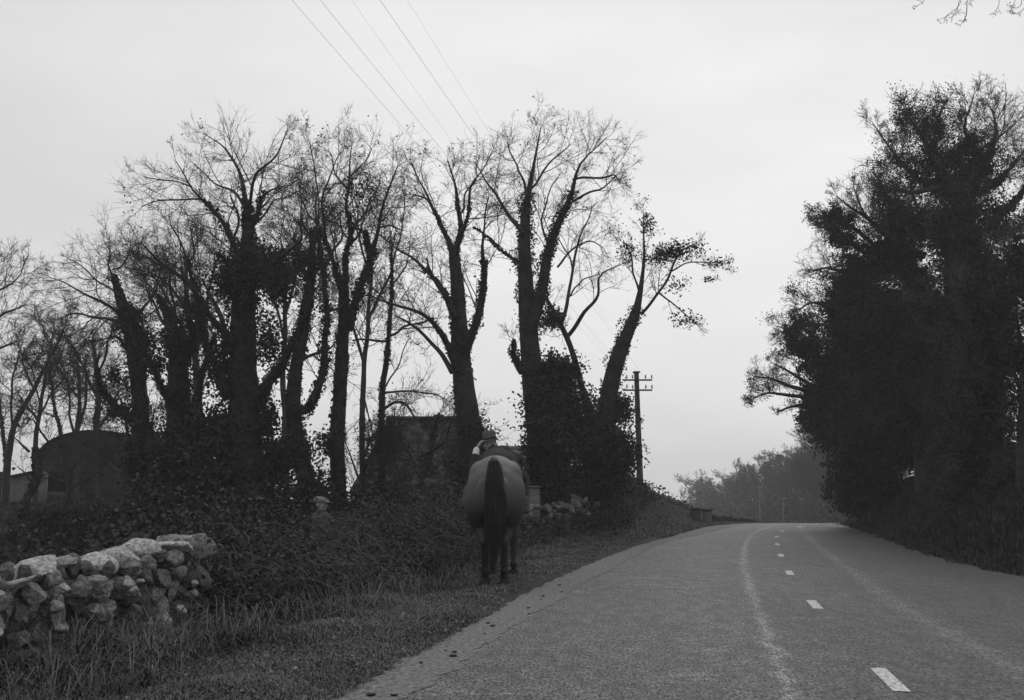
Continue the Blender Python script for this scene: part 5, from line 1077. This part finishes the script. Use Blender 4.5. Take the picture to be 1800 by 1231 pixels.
# ------------------------------------------------------------------ rider
rd = thing('person', 'rider bent forward on the horse, hand raised to his felt hat, dark jacket', 'person', (HX, HY, hz), HR)
hc = (-.155, 1.42, 1.87)      # head centre (horse frame); he has turned to look back over his left shoulder
HM = (Matrix.Rotation(R(148), 3, 'Z') @ Matrix.Rotation(R(-8), 3, 'X'))
def rbody(b):
    headmesh(b, hc, HM, 1.04); cap(b, (-.09, 1.34, 1.70), .062, (-.15, 1.41, 1.80), .056)
    cap(b, (0, .80, 1.56), .11, (0, 1.0, 1.62), .11); cap(b, (0, 1.0, 1.62), .11, (0, 1.25, 1.66), .11)
    hand(b, (-.338, 1.31, 1.80), (.45, .06, .75), (-.8, -.45, .3), -1, 1.05, .4); cap(b, (-.338, 1.31, 1.81), .028, (-.352, 1.29, 1.70), .033)
    cap(b, (-.352, 1.29, 1.70), .034, (-.365, 1.26, 1.54), .042); cap(b, (-.365, 1.26, 1.54), .045, (-.20, 1.26, 1.64), .055)
    cap(b, (.22, 1.27, 1.66), .055, (.33, 1.42, 1.48), .045); cap(b, (.33, 1.42, 1.48), .04, (.12, 1.62, 1.58), .03); hand(b, (.12, 1.62, 1.58), (-.8, .4, .0), (.2, .2, 1), 1, 1.0, .9)
    for s in (-1, 1):
        kn = (s * .34, 1.18, 1.36); an = (-.455, 1.0, 1.10) if s < 0 else (.385, 1.02, .98); cap(b, (s * .13, .84, 1.60), .10, kn, .075); cap(b, kn, .07, an, .045); cap(b, an, .04, (an[0] + s * .02, an[1] + .1, an[2] - .05), .035)
fuse('body', rbody, .0065, SKIN, rd, 2)
face_parts(rd, hc, HM)
def rjacket(b):
    cap(b, (0, .80, 1.56), .18, (0, 1.02, 1.62), .18); cap(b, (-.11, 1.02, 1.60), .15, (-.12, 1.24, 1.64), .13); cap(b, (.10, 1.02, 1.60), .15, (.15, 1.26, 1.62), .13); ell(b, (0, 1.2, 1.66), (.27, .20, .15)); cap(b, (-.08, 1.30, 1.74), .085, (.25, 1.27, 1.645), .095); ell(b, (.04, 1.22, 1.73), (.16, .16, .11))
    cap(b, (-.07, 1.32, 1.73), .095, (-.10, 1.37, 1.79), .078)
    cap(b, (-.18, 1.26, 1.66), .09, (-.35, 1.26, 1.54), .07); cap(b, (-.36, 1.26, 1.54), .066, (-.355, 1.28, 1.69), .055)
    cap(b, (.24, 1.27, 1.65), .09, (.34, 1.40, 1.50), .075); cap(b, (.34, 1.40, 1.50), .07, (.16, 1.58, 1.57), .05)
    cap(b, (-.14, .8, 1.52), .13, (.14, .8, 1.52), .13)
fuse('jacket', rjacket, .011, TWEED, rd, 4)
def rtr(b):
    for s in (-1, 1): cap(b, (s * .12, .84, 1.60), .115, (s * .345, 1.18, 1.36), .09); cap(b, (s * .345, 1.18, 1.36), .085, ((-.44, 1.02, 1.16) if s < 0 else (.375, 1.04, 1.06)), .058)
    cap(b, (-.10, .82, 1.58), .13, (.10, .82, 1.58), .13)
fuse('trousers', rtr, .011, TROU, rd, 3)
def rcuff(b): cap(b, (-.355, 1.285, 1.69), .052, (-.341, 1.30, 1.775), .047)
fuse('shirt_cuff', rcuff, .005, SHIRT, rd, 1)
for s in (-1, 1):
    an = Vector((-.458, .98, 1.08) if s < 0 else (.385, .99, .95))
    def rboot(b): cap(b, an + Vector((-s * .01, .03, .12)), .056, an, .052); cap(b, an + Vector((0, -.02, -.035)), .05, an + Vector((s * .025, .17, -.05)), .042)
    fuse('boot', rboot, .009, BOOT, rd, 2)
def revolve(prof, c, M, n=32, sy=1.0, wav=0.0):
    mb = MB(); V_ = []; 
    for r, z in prof:
        for i in range(n):
            a = 2 * math.pi * i / n; V_.append(Vector(c) + M @ Vector((r * math.cos(a), r * math.sin(a) * sy, z + wav * (r > .1) * math.cos(2 * a))))
    k = len(prof); f = [(j * n + i, j * n + (i + 1) % n, (j + 1) * n + (i + 1) % n, (j + 1) * n + i) for j in range(k - 1) for i in range(n)]; mb.add(np.array([tuple(v) for v in V_]), f); return mb
hatM = HM @ Matrix.Rotation(R(6), 3, 'Y')
hat = revolve([(.094, .0), (.096, .04), (.093, .085), (.087, .12), (.078, .14), (.058, .143), (.028, .13), (.001, .126)], Vector(hc) + HM @ Vector((0, -.01, .055)), hatM, sy=1.15).build('hat', FELT, rd, smooth=True)
revolve([(.090, .002), (.11, -.006), (.124, -.008), (.126, -.003), (.112, .002), (.094, .012)], Vector(hc) + HM @ Vector((0, -.01, .055)), hatM, sy=1.18, wav=.008).build('hat_brim', FELT, hat, smooth=True)
revolve([(.0965, .012), (.0985, .016), (.0978, .038), (.0950, .041)], Vector(hc) + HM @ Vector((0, -.01, .055)), hatM, sy=1.15).build('hat_band', HAIRH, hat, smooth=True)
hb = Matrix.Identity(3)
def rhair(b): 
    mm = Matrix.Translation(Vector(hc) + HM @ Vector((0, -.022, .025))) @ HM.to_4x4() @ Matrix.Diagonal((.08, .092, .085, 1)); bmesh.ops.create_uvsphere(b, u_segments=20, v_segments=14, radius=1, matrix=mm)
fuse('hair', rhair, .007, HAIRH, rd, 1)

# ------------------------------------------------------------------ man behind the hedge
Ym = 15.0; mx = P(566, 880, Ym)[0]; gzm = H(mx, Ym); top_ = P(568, 870, Ym)[2]; hm = top_ - gzm; sc_ = hm / 1.72
mn = thing('person', 'man in a flat tweed cap standing behind the bramble hedge, looking right', 'person', (mx, Ym, gzm), R(-55)); mn.scale = (sc_, sc_, sc_)
mhc = (.0, -.02, 1.57); MM = Matrix.Rotation(R(-58), 3, 'Z')    # faces right and a little towards the road
def mbody(b):
    headmesh(b, mhc, MM, 1.0); cap(b, (0, .0, 1.38), .062, (.0, -.01, 1.49), .058); cap(b, (0, 0, 1.05), .11, (0, 0, 1.30), .11)
    for s in (-1, 1):
        cap(b, (s * .17, 0, 1.38), .055, (s * .23, .0, 1.10), .045); cap(b, (s * .23, 0, 1.10), .042, (s * .22, -.16, .90), .03); hand(b, (s * .22, -.17, .89), (-s * .2, -.5, -.6), (0, -.6, .5), -s, 1.0, .5)
        cap(b, (s * .09, 0, .95), .10, (s * .11, -.01, .50), .065); cap(b, (s * .11, -.01, .50), .06, (s * .12, .02, .09), .04); cap(b, (s * .12, .02, .05), .04, (s * .15, -.15, .035), .033)
fuse('body', mbody, .0065, SKIN, mn, 2); face_parts(mn, mhc, MM)
def mcoat(b):
    cap(b, (0, 0, .82), .17, (0, 0, 1.15), .155); ell(b, (0, 0, 1.25), (.20, .14, .22)); cap(b, (-.155, 0, 1.375), .075, (.155, 0, 1.375), .075); cap(b, (0, .0, 1.41), .095, (.0, -.01, 1.455), .082)
    for s in (-1, 1): cap(b, (s * .175, 0, 1.375), .078, (s * .235, 0, 1.10), .062); cap(b, (s * .235, 0, 1.10), .06, (s * .223, -.14, .925), .05)
fuse('coat', mcoat, .010, GREYC, mn, 4)
def mtr(b):
    for s in (-1, 1): cap(b, (s * .09, 0, .92), .12, (s * .11, -.01, .50), .085); cap(b, (s * .11, -.01, .50), .08, (s * .12, .02, .13), .07)
fuse('trousers', mtr, .012, TROU, mn, 3)
for s in (-1, 1):
    def mbt(b): cap(b, (s * .12, .03, .06), .052, (s * .15, -.17, .045), .043); cap(b, (s * .12, .02, .16), .05, (s * .12, .02, .07), .05)
    fuse('boot', mbt, .009, BOOT, mn, 2)
def mcap(b):
    def E(cn, r, rx=0): bmesh.ops.create_uvsphere(b, u_segments=24, v_segments=16, radius=1, matrix=Matrix.Translation(Vector(mhc) + MM @ Vector(cn)) @ MM.to_4x4() @ Matrix.Rotation(rx, 4, 'X') @ Matrix.Diagonal((r[0], r[1], r[2], 1)))
    E((0, -.01, .064), (.092, .116, .062), R(-8)); E((0, .06, .066), (.078, .08, .034), R(-12)); E((0, .11, .046), (.068, .055, .010), R(-18))
fuse('cap', mcap, .006, CAPM, mn, 3)
def mhair(b): bmesh.ops.create_uvsphere(b, u_segments=20, v_segments=14, radius=1, matrix=Matrix.Translation(Vector(mhc) + MM @ Vector((0, -.03, .015))) @ MM.to_4x4() @ Matrix.Diagonal((.079, .084, .085, 1)))
fuse('hair', mhair, .007, HAIRH, mn, 1)

# ------------------------------------------------------------------ air
mb = MB(); mb.box(-640, 640, -70, 640, -12, 24); 
HZ = bpy.data.materials.new('damp air'); HZ.use_nodes = True; N = HZ.node_tree.nodes; L = HZ.node_tree.links
for n_ in list(N): N.remove(n_)
o_ = N.new('ShaderNodeOutputMaterial'); pv = N.new('ShaderNodeVolumePrincipled'); pv.inputs['Color'].default_value = (1, 1, 1, 1); pv.inputs['Density'].default_value = .0013; pv.inputs['Anisotropy'].default_value = .2
L.new(pv.outputs[0], o_.inputs['Volume'])
hz_ = mb.build('haze', HZ); tag(hz_, 'thin damp autumn haze filling the air', kind='stuff')
